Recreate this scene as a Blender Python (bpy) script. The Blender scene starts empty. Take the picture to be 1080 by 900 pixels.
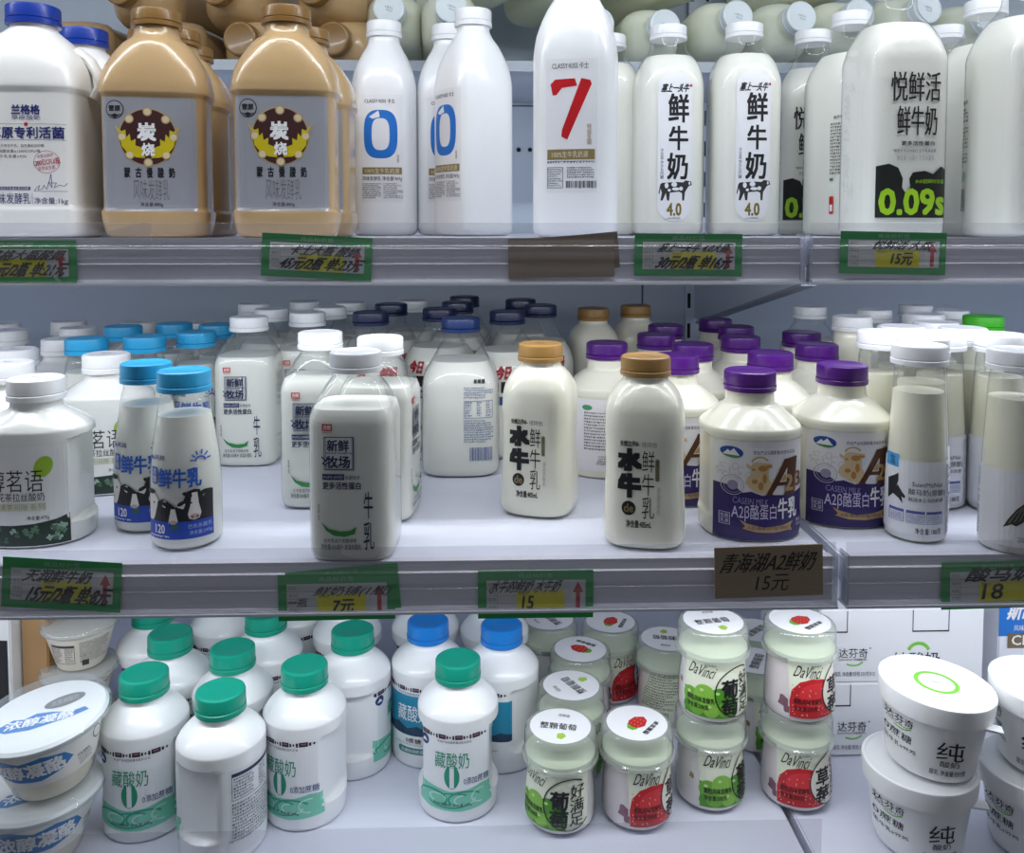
import bpy, bmesh, math, random
from mathutils import Vector, Matrix
random.seed(7)
SC = bpy.context.scene
COL = SC.collection

# ------------------------------------------------------------------ camera
CZ = 1.20
PITCH, YAW, FPX = math.radians(3.18), math.radians(1.7), 900.0
PPX, PPY = 540.0, 290.0
F = Vector((math.sin(YAW)*math.cos(PITCH), math.cos(YAW)*math.cos(PITCH), -math.sin(PITCH)))
R = Vector((math.cos(YAW), -math.sin(YAW), 0.0))
U = R.cross(F)
cam_data = bpy.data.cameras.new('camera')
cam = bpy.data.objects.new('camera', cam_data)
COL.objects.link(cam)
cam.matrix_world = Matrix(((R.x, U.x, -F.x, 0), (R.y, U.y, -F.y, 0), (R.z, U.z, -F.z, CZ), (0, 0, 0, 1)))
cam_data.sensor_width = 36.0
cam_data.lens = FPX/1080*36
cam_data.shift_y = -(450-PPY)/1080
cam_data.clip_start = 0.01
SC.camera = cam

# ------------------------------------------------------------------ world, lights, exposure
SC.view_settings.view_transform = 'Standard'
SC.view_settings.look = 'None'
SC.view_settings.exposure = 0.0
SC.view_settings.gamma = 1.0
SC.view_settings.use_curve_mapping = False
SC.cycles.transparent_max_bounces = 24
SC.cycles.max_bounces = 8
SC.cycles.diffuse_bounces = 4
world = bpy.data.worlds.new('store')
SC.world = world
world.use_nodes = True
world.node_tree.nodes['Background'].inputs[0].default_value = (0.64, 0.69, 0.77, 1)
world.node_tree.nodes['Background'].inputs[1].default_value = 0.21

def area(name, loc, sx, sy, power, tilt, color=(0.91, 0.95, 1.0), spread=180):
    l = bpy.data.lights.new(name, 'AREA')
    l.shape = 'RECTANGLE'; l.size = sx; l.size_y = sy; l.energy = power; l.color = color
    l.spread = math.radians(spread)
    o = bpy.data.objects.new(name, l)
    o.location = loc; o.rotation_euler = (math.radians(tilt), 0, 0)
    COL.objects.link(o)
    return o
ZT, ZM, ZB = CZ-0.009, CZ-0.24, CZ-0.50          # shelf surfaces
YT, YM, YB = 0.655, 0.597, 0.616                 # their front edges
area('canopy_light', (0.05, 0.60, CZ+0.42), 2.4, 0.03, 4.5, 28)
area('light_under_top_shelf', (0.05, 0.682, ZT-0.030), 2.2, 0.012, 2.0, 26)
area('light_under_middle_shelf', (0.05, 0.630, ZM-0.032), 2.2, 0.012, 2.3, 24)

area('added_fill_under_rear_rack', (0.0, 1.04, CZ+0.178), 1.9, 0.012, 0.8, 24)  # added fill lamp, brightens the back wall below the rack

# ------------------------------------------------------------------ pixel rays of the 1080x900 photograph
def ray(px, py): return F + R*((px-PPX)/FPX) + U*((PPY-py)/FPX)
def on_z(px, py, z):
    r = ray(px, py); return Vector((0, 0, CZ)) + r*((z-CZ)/r.z)
def on_y(px, py, y):
    r = ray(px, py); return Vector((0, 0, CZ)) + r*(y/r.y)

# ------------------------------------------------------------------ materials
def lin(c):
    if isinstance(c, str):
        c = [int(c[i:i+2], 16)/255 for i in (0, 2, 4)]
    return tuple((x/12.92 if x <= 0.04045 else ((x+0.055)/1.055)**2.4) for x in c) + (1.0,)
MATS = {}
def mat(col, rough=0.5, metal=0.0, coat=0.0, noise=0.0, nscale=30.0, bump=0.0, sss=0.0, stretch=None, name=None):
    key = (str(col), rough, metal, coat, noise, nscale, bump, sss, stretch)
    if key in MATS: return MATS[key]
    m = bpy.data.materials.new(name or 'm_%s' % (col if isinstance(col, str) else len(MATS)))
    m.use_nodes = True
    nt = m.node_tree; b = nt.nodes['Principled BSDF']
    c = lin(col)
    b.inputs['Base Color'].default_value = c
    b.inputs['Roughness'].default_value = rough
    b.inputs['Metallic'].default_value = metal
    b.inputs['Coat Weight'].default_value = coat
    b.inputs['Coat Roughness'].default_value = 0.08
    if sss:
        b.inputs['Subsurface Weight'].default_value = sss
        b.inputs['Subsurface Scale'].default_value = 0.01
        b.inputs['Subsurface Radius'].default_value = (1, 0.9, 0.8)
    if noise or bump:
        tc = nt.nodes.new('ShaderNodeTexCoord'); mp = nt.nodes.new('ShaderNodeMapping')
        nz = nt.nodes.new('ShaderNodeTexNoise'); nz.inputs['Scale'].default_value = nscale
        nz.inputs['Detail'].default_value = 4
        if stretch: mp.inputs['Scale'].default_value = stretch
        nt.links.new(tc.outputs['Object'], mp.inputs['Vector']); nt.links.new(mp.outputs[0], nz.inputs['Vector'])
        if noise:
            mx = nt.nodes.new('ShaderNodeMix'); mx.data_type = 'RGBA'
            mx.inputs[6].default_value = c
            mx.inputs[7].default_value = tuple(x*(1-noise) for x in c[:3]) + (1,)
            nt.links.new(nz.outputs['Fac'], mx.inputs[0]); nt.links.new(mx.outputs[2], b.inputs['Base Color'])
        if bump:
            bp = nt.nodes.new('ShaderNodeBump'); bp.inputs['Strength'].default_value = bump
            bp.inputs['Distance'].default_value = 0.001
            nt.links.new(nz.outputs['Fac'], bp.inputs['Height']); nt.links.new(bp.outputs[0], b.inputs['Normal'])
    MATS[key] = m
    return m
def clear(name, tint=(1, 1, 1), rough=0.04, ior=1.45, haze=0.0, hazecol=(0.8, 0.85, 0.85), gain=1.0):
    m = bpy.data.materials.new(name); m.use_nodes = True
    nt = m.node_tree; nt.nodes.clear()
    out = nt.nodes.new('ShaderNodeOutputMaterial')
    tr = nt.nodes.new('ShaderNodeBsdfTransparent'); tr.inputs[0].default_value = tint + (1,)
    gl = nt.nodes.new('ShaderNodeBsdfGlossy'); gl.inputs['Roughness'].default_value = rough
    lw = nt.nodes.new('ShaderNodeLayerWeight'); lw.inputs['Blend'].default_value = 0.5
    pw = nt.nodes.new('ShaderNodeMath'); pw.operation = 'POWER'; pw.inputs[1].default_value = 4.0
    nt.links.new(lw.outputs['Facing'], pw.inputs[0])
    f0 = ((ior-1)/(ior+1))**2
    fr = nt.nodes.new('ShaderNodeMath'); fr.operation = 'MULTIPLY_ADD'; fr.inputs[1].default_value = 1-f0; fr.inputs[2].default_value = f0
    nt.links.new(pw.outputs[0], fr.inputs[0])
    base = tr.outputs[0]
    if haze:
        df = nt.nodes.new('ShaderNodeBsdfDiffuse'); df.inputs[0].default_value = hazecol + (1,)
        mh = nt.nodes.new('ShaderNodeMixShader'); mh.inputs[0].default_value = haze
        nt.links.new(base, mh.inputs[1]); nt.links.new(df.outputs[0], mh.inputs[2]); base = mh.outputs[0]
    ml = nt.nodes.new('ShaderNodeMath'); ml.operation = 'MULTIPLY'; ml.inputs[1].default_value = gain; ml.use_clamp = True
    nt.links.new(fr.outputs[0], ml.inputs[0])
    mx = nt.nodes.new('ShaderNodeMixShader')
    nt.links.new(ml.outputs[0], mx.inputs[0]); nt.links.new(base, mx.inputs[1]); nt.links.new(gl.outputs[0], mx.inputs[2])
    nt.links.new(mx.outputs[0], out.inputs[0])
    return m
PET = clear('clear_plastic', (0.97, 0.975, 0.97), 0.05, 1.4, 0.04, (0.74, 0.77, 0.78))
JAR = clear('jar_plastic', (0.97, 0.97, 0.97), 0.04, 1.45)
RAILC = clear('rail_plastic', (0.95, 0.95, 0.96), 0.07, 1.5, 0.06, (0.80, 0.79, 0.86), 2.0)
LIPC = clear('lip_plastic', (0.95, 0.95, 0.96), 0.10, 1.35, 0.05, (0.66, 0.67, 0.72))
FROST = clear('frosted_lid', (0.97, 0.985, 0.96), 0.10, 1.45, 0.22, (0.84, 0.88, 0.83), 1.3)
LIDC = clear('clear_lid', (0.95, 0.97, 0.98), 0.06, 1.45, 0.10, (0.75, 0.8, 0.82), 1.2)
TAPE = clear('clear_tape', (0.97, 0.97, 0.97), 0.08, 1.5, 0.12, (0.85, 0.85, 0.9), 1.6)
MILK = mat('F4F4EC', 0.35, noise=0.03, nscale=20)
CREAM = mat('EDEBDA', 0.22, coat=0.3)
HDPE = mat('F1F3F5', 0.28, coat=0.25)
TANB = mat('BE9F72', 0.25, coat=0.4, noise=0.06, nscale=12)
YOG = mat('ECEAE4', 0.35)
INK, WHT, RED, BLUE = mat('15161A', 0.5), mat('F2F2F2', 0.45), mat('C8201F', 0.45), mat('1B67C2', 0.4)
PAPER = mat('E9EAEE', 0.4)
NAVYI, GREY, GOLD = mat('262C6E', 0.45), mat('8E9094', 0.5), mat('8C7A4E', 0.35)

# ------------------------------------------------------------------ objects
def tag(o, label=None, cat=None, group=None, kind=None):
    if label: o['label'] = label
    if cat: o['category'] = cat
    if group: o['group'] = group
    if kind: o['kind'] = kind
    return o
def link(name, me, parent=None, loc=None):
    o = bpy.data.objects.new(name, me); COL.objects.link(o)
    if parent is not None: o.parent = parent
    if loc is not None: o.location = loc
    return o
def empty(name, loc=(0, 0, 0), rz=0.0):
    o = bpy.data.objects.new(name, None); o.empty_display_size = 0.02
    o.location = loc; o.rotation_euler = (0, 0, rz); COL.objects.link(o)
    return o
def copy_tree(o, parent=None):
    c = o.copy(); COL.objects.link(c)
    if parent is not None: c.parent = parent
    for ch in list(o.children): copy_tree(ch, c)
    return c
def mesh(name, verts, faces, mats, mi=None, smooth=True):
    me = bpy.data.meshes.new(name); me.from_pydata([tuple(v) for v in verts], [], faces)
    for m in mats: me.materials.append(m)
    if mi: me.polygons.foreach_set('material_index', mi)
    if smooth:
        me.polygons.foreach_set('use_smooth', [True]*len(me.polygons))
        try: me.set_sharp_from_angle(angle=math.radians(38))
        except Exception: pass
    me.update(); return me

# ------------------------------------------------------------------ lofted bodies
def pchip(rows, k=4):
    n = len(rows); m = len(rows[0]); out = []
    d = [[rows[i+1][c]-rows[i][c] for c in range(m)] for i in range(n-1)]
    T = []
    for i in range(n):
        t = []
        for c in range(m):
            if i == 0: t.append(d[0][c]*0.8)
            elif i == n-1: t.append(d[-1][c]*0.8)
            else:
                a, b = d[i-1][c], d[i][c]
                t.append(0.0 if a*b <= 0 else 2*a*b/(a+b))
        T.append(t)
    for i in range(n-1):
        for j in range(k):
            s = j/k; h00 = 2*s**3-3*s*s+1; h10 = s**3-2*s*s+s; h01 = -2*s**3+3*s*s; h11 = s**3-s*s
            out.append([h00*rows[i][c]+h10*T[i][c]+h01*rows[i+1][c]+h11*T[i+1][c] for c in range(m)])
    out.append(list(rows[-1])); return out

class Surf:
    """rows: (z, half width, half depth, exponent, side cut) in millimetres"""
    def __init__(self, rows, k=4):
        rows = [tuple(x/1000 if i != 3 else x for i, x in enumerate(r if len(r) == 5 else tuple(r)+(200,))) for r in rows]
        self.rows = pchip(rows, k); self.cache = {}
    def at(self, z):
        rs = self.rows
        if z <= rs[0][0]: return rs[0]
        for a, b in zip(rs, rs[1:]):
            if a[0] <= z <= b[0] and b[0] > a[0]:
                t = (z-a[0])/(b[0]-a[0]); return [a[i]+(b[i]-a[i])*t for i in range(5)]
        return rs[-1]
    @staticmethod
    def xy(row, t, ins=0.0):
        z, a, b, n, cut = row
        a = max(a-ins, 1e-4); b = max(b-ins, 1e-4); cut = cut-ins
        c, s = math.cos(t), math.sin(t)
        r = (abs(c/a)**n+abs(s/b)**n)**(-1/n)
        return max(-cut, min(cut, r*c)), r*s
    def build(self, name, m, segs=56, z0=None, z1=None, ins=0.0, close_top=True):
        rows = [r for r in self.rows if (z1 is None or r[0] <= z1)]
        if z1 is not None: rows = rows+[self.at(z1)]
        if ins: rows = [list(r) for r in rows]; rows[0] = [rows[0][0]+ins]+list(rows[0][1:])
        V, Fc = [], []
        for r in rows:
            for j in range(segs):
                x, y = self.xy(r, 2*math.pi*(j+0.5)/segs, ins); V.append((x, y, r[0]))
        for i in range(len(rows)-1):
            for j in range(segs):
                a = i*segs+j; b = i*segs+(j+1) % segs
                Fc.append((a, b, b+segs, a+segs))
        Fc.append(tuple(reversed(range(segs))))
        if close_top: Fc.append(tuple(range((len(rows)-1)*segs, len(rows)*segs)))
        return mesh(name, V, Fc, [m])
    def table(self, z):
        key = round(z*2000)
        if key not in self.cache:
            row = self.at(z); N = 180; pts = [self.xy(row, -math.pi/2+2*math.pi*i/N) for i in range(-N//2, N//2+1)]
            acc = [0.0]
            for p, q in zip(pts, pts[1:]): acc.append(acc[-1]+math.hypot(q[0]-p[0], q[1]-p[1]))
            mid = acc[N//2]
            self.cache[key] = (pts, [a-mid for a in acc])
        return self.cache[key]
    def map(self, u, z, off):
        pts, acc = self.table(z)
        L = acc[-1]-acc[0]
        while u < acc[0]: u += L
        while u > acc[-1]: u -= L
        lo, hi = 0, len(acc)-1
        while hi-lo > 1:
            md = (lo+hi)//2
            if acc[md] <= u: lo = md
            else: hi = md
        t = (u-acc[lo])/max(1e-9, acc[hi]-acc[lo]); p, q = pts[lo], pts[hi]
        x = p[0]+(q[0]-p[0])*t; y = p[1]+(q[1]-p[1])*t
        dx, dy = q[0]-p[0], q[1]-p[1]; l = math.hypot(dx, dy) or 1
        return (x+dy/l*off, y-dx/l*off, z)

def lathe(prof, segs=48, ribs=None, rib=0.0, origin=(0, 0, 0)):
    """prof (r,z) in mm; ribs = set of profile indices that get knurled"""
    V, Fc = [], []
    for i, (r, z) in enumerate(prof):
        for j in range(segs):
            t = 2*math.pi*j/segs; rr = r
            if ribs and i in ribs and j % 2: rr = r-rib
            V.append((origin[0]+rr/1000*math.cos(t), origin[1]+rr/1000*math.sin(t), origin[2]+z/1000))
    for i in range(len(prof)-1):
        for j in range(segs):
            a = i*segs+j; b = i*segs+(j+1) % segs; Fc.append((a, b, b+segs, a+segs))
    if prof[0][0] > 0: Fc.append(tuple(reversed(range(segs))))
    Fc.append(tuple(range((len(prof)-1)*segs, len(prof)*segs)))
    return V, Fc

def box(V, Fc, x0, y0, z0, x1, y1, z1):
    n = len(V)
    V += [(x0, y0, z0), (x1, y0, z0), (x1, y1, z0), (x0, y1, z0), (x0, y0, z1), (x1, y0, z1), (x1, y1, z1), (x0, y1, z1)]
    Fc += [(n, n+3, n+2, n+1), (n+4, n+5, n+6, n+7), (n, n+1, n+5, n+4), (n+1, n+2, n+6, n+5), (n+2, n+3, n+7, n+6), (n+3, n, n+4, n+7)]
def box_mesh(name, boxes, m, bevel=0.0):
    V, Fc = [], []
    for b in boxes: box(V, Fc, *b)
    me = mesh(name, V, Fc, [m], smooth=False)
    if bevel:
        bm = bmesh.new(); bm.from_mesh(me)
        bmesh.ops.bevel(bm, geom=bm.edges[:], offset=bevel, segments=2, affect='EDGES')
        bm.to_mesh(me); bm.free()
    return me
def extrude_x(name, pts, x0, x1, m, closed=True, smooth=True):
    n = len(pts); V = [(x0, y, z) for y, z in pts]+[(x1, y, z) for y, z in pts]
    Fc = [(i, (i+1) % n, (i+1) % n+n, i+n) for i in range(n if closed else n-1)]
    if closed: Fc += [tuple(reversed(range(n))), tuple(range(n, 2*n))]
    return mesh(name, V, Fc, [m], smooth=smooth)

# ------------------------------------------------------------------ flat print: lettering and artwork as thin ink geometry
TXT = {}
def glyphs(s, bold=0.0, spacing=1.0, line=1.0):
    key = (s, bold, spacing, line)
    if key in TXT: return TXT[key]
    c = bpy.data.curves.new('t', 'FONT'); c.body = s; c.size = 1; c.offset = bold; c.resolution_u = 2
    c.align_x = 'CENTER'; c.space_character = spacing; c.space_line = line
    o = bpy.data.objects.new('t', c); COL.objects.link(o)
    dg = bpy.context.evaluated_depsgraph_get()
    me = bpy.data.meshes.new_from_object(o.evaluated_get(dg))
    vs = [(v.co.x, v.co.y) for v in me.vertices]; fs = [tuple(p.vertices) for p in me.polygons]
    bpy.data.objects.remove(o); bpy.data.curves.remove(c); bpy.data.meshes.remove(me)
    x0 = min(v[0] for v in vs); x1 = max(v[0] for v in vs); y0 = min(v[1] for v in vs); y1 = max(v[1] for v in vs)
    TXT[key] = ([((x-x0)/(x1-x0)-0.5, (y-y0)/(y1-y0)-0.5) for x, y in vs], fs)
    return TXT[key]

class Art:
    """collects flat shapes given in picture units of a label; s metres per unit, (xc, yb) the origin, y down"""
    def __init__(self, s=0.001, xc=0, yb=0, shift=0.0):
        self.s, self.xc, self.yb, self.sh = s, xc, yb, shift
        self.V, self.F, self.M, self.mats = [], [], [], []
        self.sy = None; self.R = None; self.seg = 0; self.S = []; self.n = 0
    def vert(self, x, y, lay):
        u = (x-self.xc)*self.s+self.sh
        if self.R:
            q = abs(u)/self.R; u = math.copysign(self.R*(math.asin(q) if q < 0.985 else 1.3974+q-0.985), u)
        self.V.append((u, (self.yb-y)*(self.sy or self.s), lay+min(self.n, 55)*0.012))
    def face(self, f, k): self.F.append(f); self.M.append(k); self.S.append(self.seg)
    def mi(self, m):
        if m not in self.mats: self.mats.append(m)
        return self.mats.index(m)
    def poly(self, pts, m, lay=1):
        n = len(self.V)
        if len(pts) > 4: self.n += 1
        for x, y in pts: self.vert(x, y, lay)
        self.face(tuple(range(n, n+len(pts))), self.mi(m))
    def tri(self, pts, faces, m, lay=1):
        n = len(self.V); self.n += 1
        for x, y in pts: self.vert(x, y, lay)
        k = self.mi(m)
        for f in faces: self.face(tuple(n+i for i in f), k)
    def rect(self, x0, y0, x1, y1, m, lay=1): self.poly([(x0, y1), (x1, y1), (x1, y0), (x0, y0)], m, lay)
    def rrect(self, x0, y0, x1, y1, r, m, lay=1, k=6):
        P = []
        for cx, cy, a0 in ((x1-r, y0+r, -90), (x1-r, y1-r, 0), (x0+r, y1-r, 90), (x0+r, y0+r, 180)):
            for i in range(k+1):
                a = math.radians(a0+90*i/k); P.append((cx+r*math.cos(a), cy+r*math.sin(a)))
        self.poly(P[::-1], m, lay)
    def ell(self, cx, cy, rx, ry, m, lay=1, n=24, rot=0):
        c, s = math.cos(math.radians(rot)), math.sin(math.radians(rot))
        self.poly([(cx+rx*math.cos(-2*math.pi*i/n)*c-ry*math.sin(-2*math.pi*i/n)*s, cy+rx*math.cos(-2*math.pi*i/n)*s+ry*math.sin(-2*math.pi*i/n)*c) for i in range(n)], m, lay)
    def line(self, pts, w, m, lay=1):
        for i, ((x0, y0), (x1, y1)) in enumerate(zip(pts, pts[1:])):
            l = math.hypot(x1-x0, y1-y0) or 1; nx, ny = -(y1-y0)/l*w/2, (x1-x0)/l*w/2; ex, ey = (x1-x0)/l*w*0.3, (y1-y0)/l*w*0.3
            self.poly([(x0-nx-ex, y0-ny-ey), (x0+nx-ex, y0+ny-ey), (x1+nx+ex, y1+ny+ey), (x1-nx+ex, y1-ny+ey)], m, lay+0.02*(i % 4))
    def arc(self, cx, cy, rx, ry, a0, a1, w, m, lay=1, n=28):
        p = [(cx+rx*math.cos(math.radians(a0+(a1-a0)*i/n)), cy+ry*math.sin(math.radians(a0+(a1-a0)*i/n))) for i in range(n+1)]
        self.line(p, w, m, lay)
    def frame(self, x0, y0, x1, y1, w, m, lay=1):
        self.rect(x0, y0, x1, y0+w, m, lay); self.rect(x0, y1-w, x1, y1, m, lay)
        self.rect(x0, y0, x0+w, y1, m, lay); self.rect(x1-w, y0, x1, y1, m, lay)
    def text(self, s, x0, y0, x1, y1, m, bold=0.01, lay=2, shear=0.0, rot=0.0, line=1.0):
        vs, fs = glyphs(s, min(bold, 0.0), 1.0, line); w, h = x1-x0, y1-y0; cx, cy = (x0+x1)/2, (y0+y1)/2
        c, sn = math.cos(math.radians(rot)), math.sin(math.radians(rot))
        # heavier strokes: the same glyphs printed again, a hair apart
        e = bold*h if s.isascii() or len(s) > 1 else bold*(w+h)/2
        e *= 0.8
        sh = [(0, 0)] if bold < 0.012 else ([(-e, 0), (e, 0)] if bold < 0.02 else [(-e, -e), (e, -e), (e, e), (-e, e)])
        if bold > 0.05: sh += [(0, -e), (0, e), (-e, 0), (e, 0), (-e/2, -e/2), (e/2, e/2), (-e/2, e/2), (e/2, -e/2)]
        w -= 2*e*(bold >= 0.012); h -= 2*e*(bold >= 0.02); n0 = self.n
        for q_, (ox, oy) in enumerate(sh):
            P = []
            for u, v in vs:
                a, b = (u+shear*v)*w+ox, -v*h+oy; P.append((cx+a*c-b*sn, cy+a*sn+b*c))
            self.n = n0; self.tri(P, fs, m, lay+0.02*q_)
    def vtext(self, s, x0, y0, x1, y1, m, bold=0.01, lay=2, gap=0.08):
        n = len(s); h = (y1-y0)/(n+gap*(n-1))
        for i, ch in enumerate(s): self.text(ch, x0, y0+i*h*(1+gap), x1, y0+i*h*(1+gap)+h, m, bold, lay)
    def micro(self, x0, y0, x1, y1, rows, m, lay=2, fill=0.62, seed=1):
        """rows of print too small to read: short broken strokes"""
        rd = random.Random(seed); h = (y1-y0)/rows
        for i in range(rows):
            y = y0+i*h; x = x0; xe = x1-(x1-x0)*rd.choice((0, 0, 0, 0.1, 0.3))
            while x < xe:
                w = h*fill*rd.uniform(0.5, 1.4); g = h*0.2
                t = rd.uniform(0.15, 0.3)
                self.rect(x, y+h*0.05, min(x+w, xe), y+h*(0.05+t), m, lay)
                if rd.random() < 0.75: self.rect(x+w*0.3, y+h*0.05, min(x+w*0.5, xe), y+h*fill, m, lay)
                if rd.random() < 0.6: self.rect(x, y+h*(fill-0.15), min(x+w*0.9, xe), y+h*fill, m, lay)
                x += w+g
    def barcode(self, x0, y0, x1, y1, m, lay=2, seed=3):
        rd = random.Random(seed); x = x0; st = (x1-x0)/60
        while x < x1:
            w = st*rd.choice((0.6, 1, 1.6, 0.6)); self.rect(x, y0, min(x+w, x1), y1 if rd.random() > 0.1 else y1+(y1-y0)*0.08, m, lay); x += w+st*rd.choice((0.7, 0.9, 1.5))
    def pos(self, lays, fn, name, cell=0.0035, off=0.00012, base=0.0001, seg=None):
        bm = bmesh.new(); vv = [bm.verts.new((v[0], v[2]*10.0, v[1])) for v in self.V]
        for f, k, sg in zip(self.F, self.M, self.S):
            if int(self.V[f[0]][2]) not in lays or (seg is not None and sg != seg): continue
            try: fc = bm.faces.new([vv[i] for i in f]); fc.material_index = k
            except ValueError: pass
        loose = [v for v in bm.verts if not v.link_faces]
        bmesh.ops.delete(bm, geom=loose, context='VERTS')
        if not bm.faces: bm.free(); return None
        if cell:
            bmesh.ops.triangulate(bm, faces=[f for f in bm.faces if len(f.verts) > 4])
            z0 = min(v.co.z for v in bm.verts); z1 = max(v.co.z for v in bm.verts); n = int((z1-z0)/0.005)
            for i in range(1, n+1):
                bmesh.ops.bisect_plane(bm, geom=bm.verts[:]+bm.edges[:]+bm.faces[:], plane_co=(0, 0, z0+(z1-z0)*i/(n+1)), plane_no=(0, 0, 1), dist=1e-7)
            u0 = min(v.co.x for v in bm.verts); u1 = max(v.co.x for v in bm.verts); n = int((u1-u0)/cell)
            for i in range(1, n+1):
                bmesh.ops.bisect_plane(bm, geom=bm.verts[:]+bm.edges[:]+bm.faces[:], plane_co=(u0+(u1-u0)*i/(n+1), 0, 0), plane_no=(1, 0, 0), dist=1e-7)
        for v in bm.verts:
            v.co = Vector(fn(v.co.x, v.co.z, base+off*v.co.y/10.0))
        me = bpy.data.meshes.new(name); bm.to_mesh(me); bm.free()
        for m in self.mats: me.materials.append(m)
        return me
    def attach(self, fn, parent, cell=0.0035, panel='label_panel', ink='printed_label', base=0.0001):
        """layer 0 is the paper, the rest the ink; the ink is a sub-part of the paper"""
        o = None
        for sg in range(self.seg+1):
            p = self.pos({0}, fn, panel, cell, base=base, seg=sg)
            holder = parent
            if p: holder = link(panel, p, parent)
            q = self.pos({1, 2, 3, 4, 5, 6}, fn, ink, cell, base=base, seg=sg)
            if q: o = link(ink, q, holder)
        return o
def plane_map(y=0.0, x=0.0, z=0.0):
    return lambda u, v, off: (x+u, y-off, z+v)
def top_map(z, rot=0.0):
    c, s = math.cos(rot), math.sin(rot)
    return lambda u, v, off: (u*c-v*s, u*s+v*c, z+off)

# ------------------------------------------------------------------ caps
def add_cap(parent, r, h, z0, m, neck=None, ring=True, segs=60, ribd=0.35, dome=0.6, mark=None):
    """a ribbed screw cap (mm) standing on z0 with its tamper ring below"""
    a = 0.30*h if ring else 0.0
    prof = [(r*0.97, a), (r, a+0.4), (r, h-2.2), (r-0.5, h-1.0), (r-1.8, h-0.2), (r-3.2, h), (r-3.6, h-0.15), (0.02, h-0.15)]
    V, Fc = lathe([(p[0], p[1]+z0) for p in prof], segs, {1, 2}, ribd)
    c = link('cap', mesh('cap', V, Fc, [m]), parent)
    if ring:
        V, Fc = lathe([(r*0.92, z0), (r+0.3, z0+0.3), (r+0.4, z0+a-0.9), (r-0.4, z0+a-0.2), (r*0.9, z0+a-0.1)], 48)
        link('tamper_ring', mesh('tamper_ring', V, Fc, [m]), c)
    if mark:
        A = Art(0.001); rd = random.Random(2)
        A.micro(-5, -4, 5, 3, 2, mark, seed=5)
        q = A.pos({2, 3}, top_map((z0+h)/1000, rd.uniform(0, 3)), 'date_stamp', 0)
        if q: link('date_stamp', q, c)
    return c

PROTO = {}
KINDS = {}
COUNT = {}
def product(fn): KINDS[fn.__name__] = fn; return fn
def put(kind, p, rz, label, cat, group, rot=None):
    if kind not in PROTO:
        o = KINDS[kind](); PROTO[kind] = o; first = True
    else:
        o = copy_tree(PROTO[kind])
    o.location = p
    o.rotation_euler = rot if rot else (0, 0, math.radians(rz))
    for k in ('group',):
        if k in o: del o[k]
    tag(o, label, cat, group)
    if rot is None and kind in RAD: STOOD.append((o, RAD[kind]/1000))
    return o
RAD = dict(white_jug=43, tan_jug=38, zero_bottle=36, seven_bottle=36, capsule_bottle=36, live_bottle=41, meadow_bottle=33, plain_clear=30, blue_cap_bottle=26.2, tea_yogurt=36, buffalo_bottle=31,
           purple_bottle=39, horse_bottle=22.8, tail_bottle=22.8, opaque_white=22.8, green_cap_bottle=22.8, navy_front=40, navy_back=40, teal_bottle=35.2, azure_bottle=35.2, grape_jar=32.6, strawberry_jar=32.6)
STOOD = []
def settle():
    """things standing on one shelf may touch but not pass through each other: the farther one yields, backwards"""
    for o, r in STOOD:
        if o.location.z < ZM-0.1 and o.location.x < XB: o.location.y = max(o.location.y, YB+r+0.005)
    for _ in range(60):
        for i, (a, ra) in enumerate(STOOD):
            for b, rb in STOOD[i+1:]:
                if abs(a.location.z-b.location.z) > 0.01: continue
                d = (a.location.xy-b.location.xy).length; gap = ra+rb+0.0004-d
                if gap <= 0: continue
                p, r = (a, ra) if a.location.y > b.location.y else (b, rb)
                near = b if p is a else a
                v = Vector((p.location.x, p.location.y)).normalized()
                w = (p.location.xy-near.location.xy).normalized()
                step = (v+w*0.6)*gap*0.35
                if p.location.y+step.y > YW-r-0.004:
                    step.y = YW-r-0.004-p.location.y
                    near.location.x -= w.x*gap*0.3; near.location.y -= abs(w.y)*gap*0.1
                p.location.x += step.x; p.location.y += step.y
def stand(kind, px, py, zs, H, rz, label, cat='bottle', group=None):
    """px,py: centre of the cap's top in the photograph; H its height above the shelf (mm)"""
    p = on_z(px, py, zs+H/1000)
    return put(kind, (p.x, p.y, zs+0.0004), rz, label, cat, group)

# ------------------------------------------------------------------ the refrigerated case: walls, uprights, shelves, rails
YW = 1.27
WALLM = mat('BCC8D6', 0.45, noise=0.06, nscale=3, name='wall_paint')
SHELFM = mat('E6E9F7', 0.38, noise=0.07, nscale=9, stretch=(1, 14, 1), bump=0.05, name='shelf_laminate')
RAILM = mat('E2E1EC', 0.3, coat=0.3, noise=0.08, nscale=14, stretch=(1, 30, 30), name='rail_grey')
wall = tag(link('wall_back', box_mesh('wall_back', [(-1.3, YW, 0.55, 1.3, YW+0.03, 1.75)], WALLM)), kind='structure')
seam = mat('59616F', 0.6)
link('panel_seam', box_mesh('panel_seam', [(0.232, YW-0.0012, 0.6, 0.2345, YW, 1.7)], seam), wall)
link('panel_seam', box_mesh('panel_seam', [(-1.3, YW-0.0012, CZ+0.178, 1.3, YW, CZ+0.180)], seam), wall)
for hx in (547, 559):
    V, Fc = lathe([(3.2, 0), (3.2, 1.0)], 16)
    p = on_y(hx, 158, YW-0.001)
    o = link('wall_hole', mesh('wall_hole', V, Fc, [mat('0A0A0C', 0.8)]), wall, p); o.rotation_euler = (math.pi/2, 0, 0)
tag(link('ceiling', box_mesh('ceiling', [(-1.3, 0.52, CZ+0.47, 1.3, YW, CZ+0.50)], mat('C9CED8', 0.5))), kind='structure')
tag(link('floor', box_mesh('floor', [(-2.5, -2.0, 0.0, 2.5, 2.0, 0.02)], mat('8E8A86', 0.35, noise=0.1, nscale=4))), kind='structure')
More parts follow.
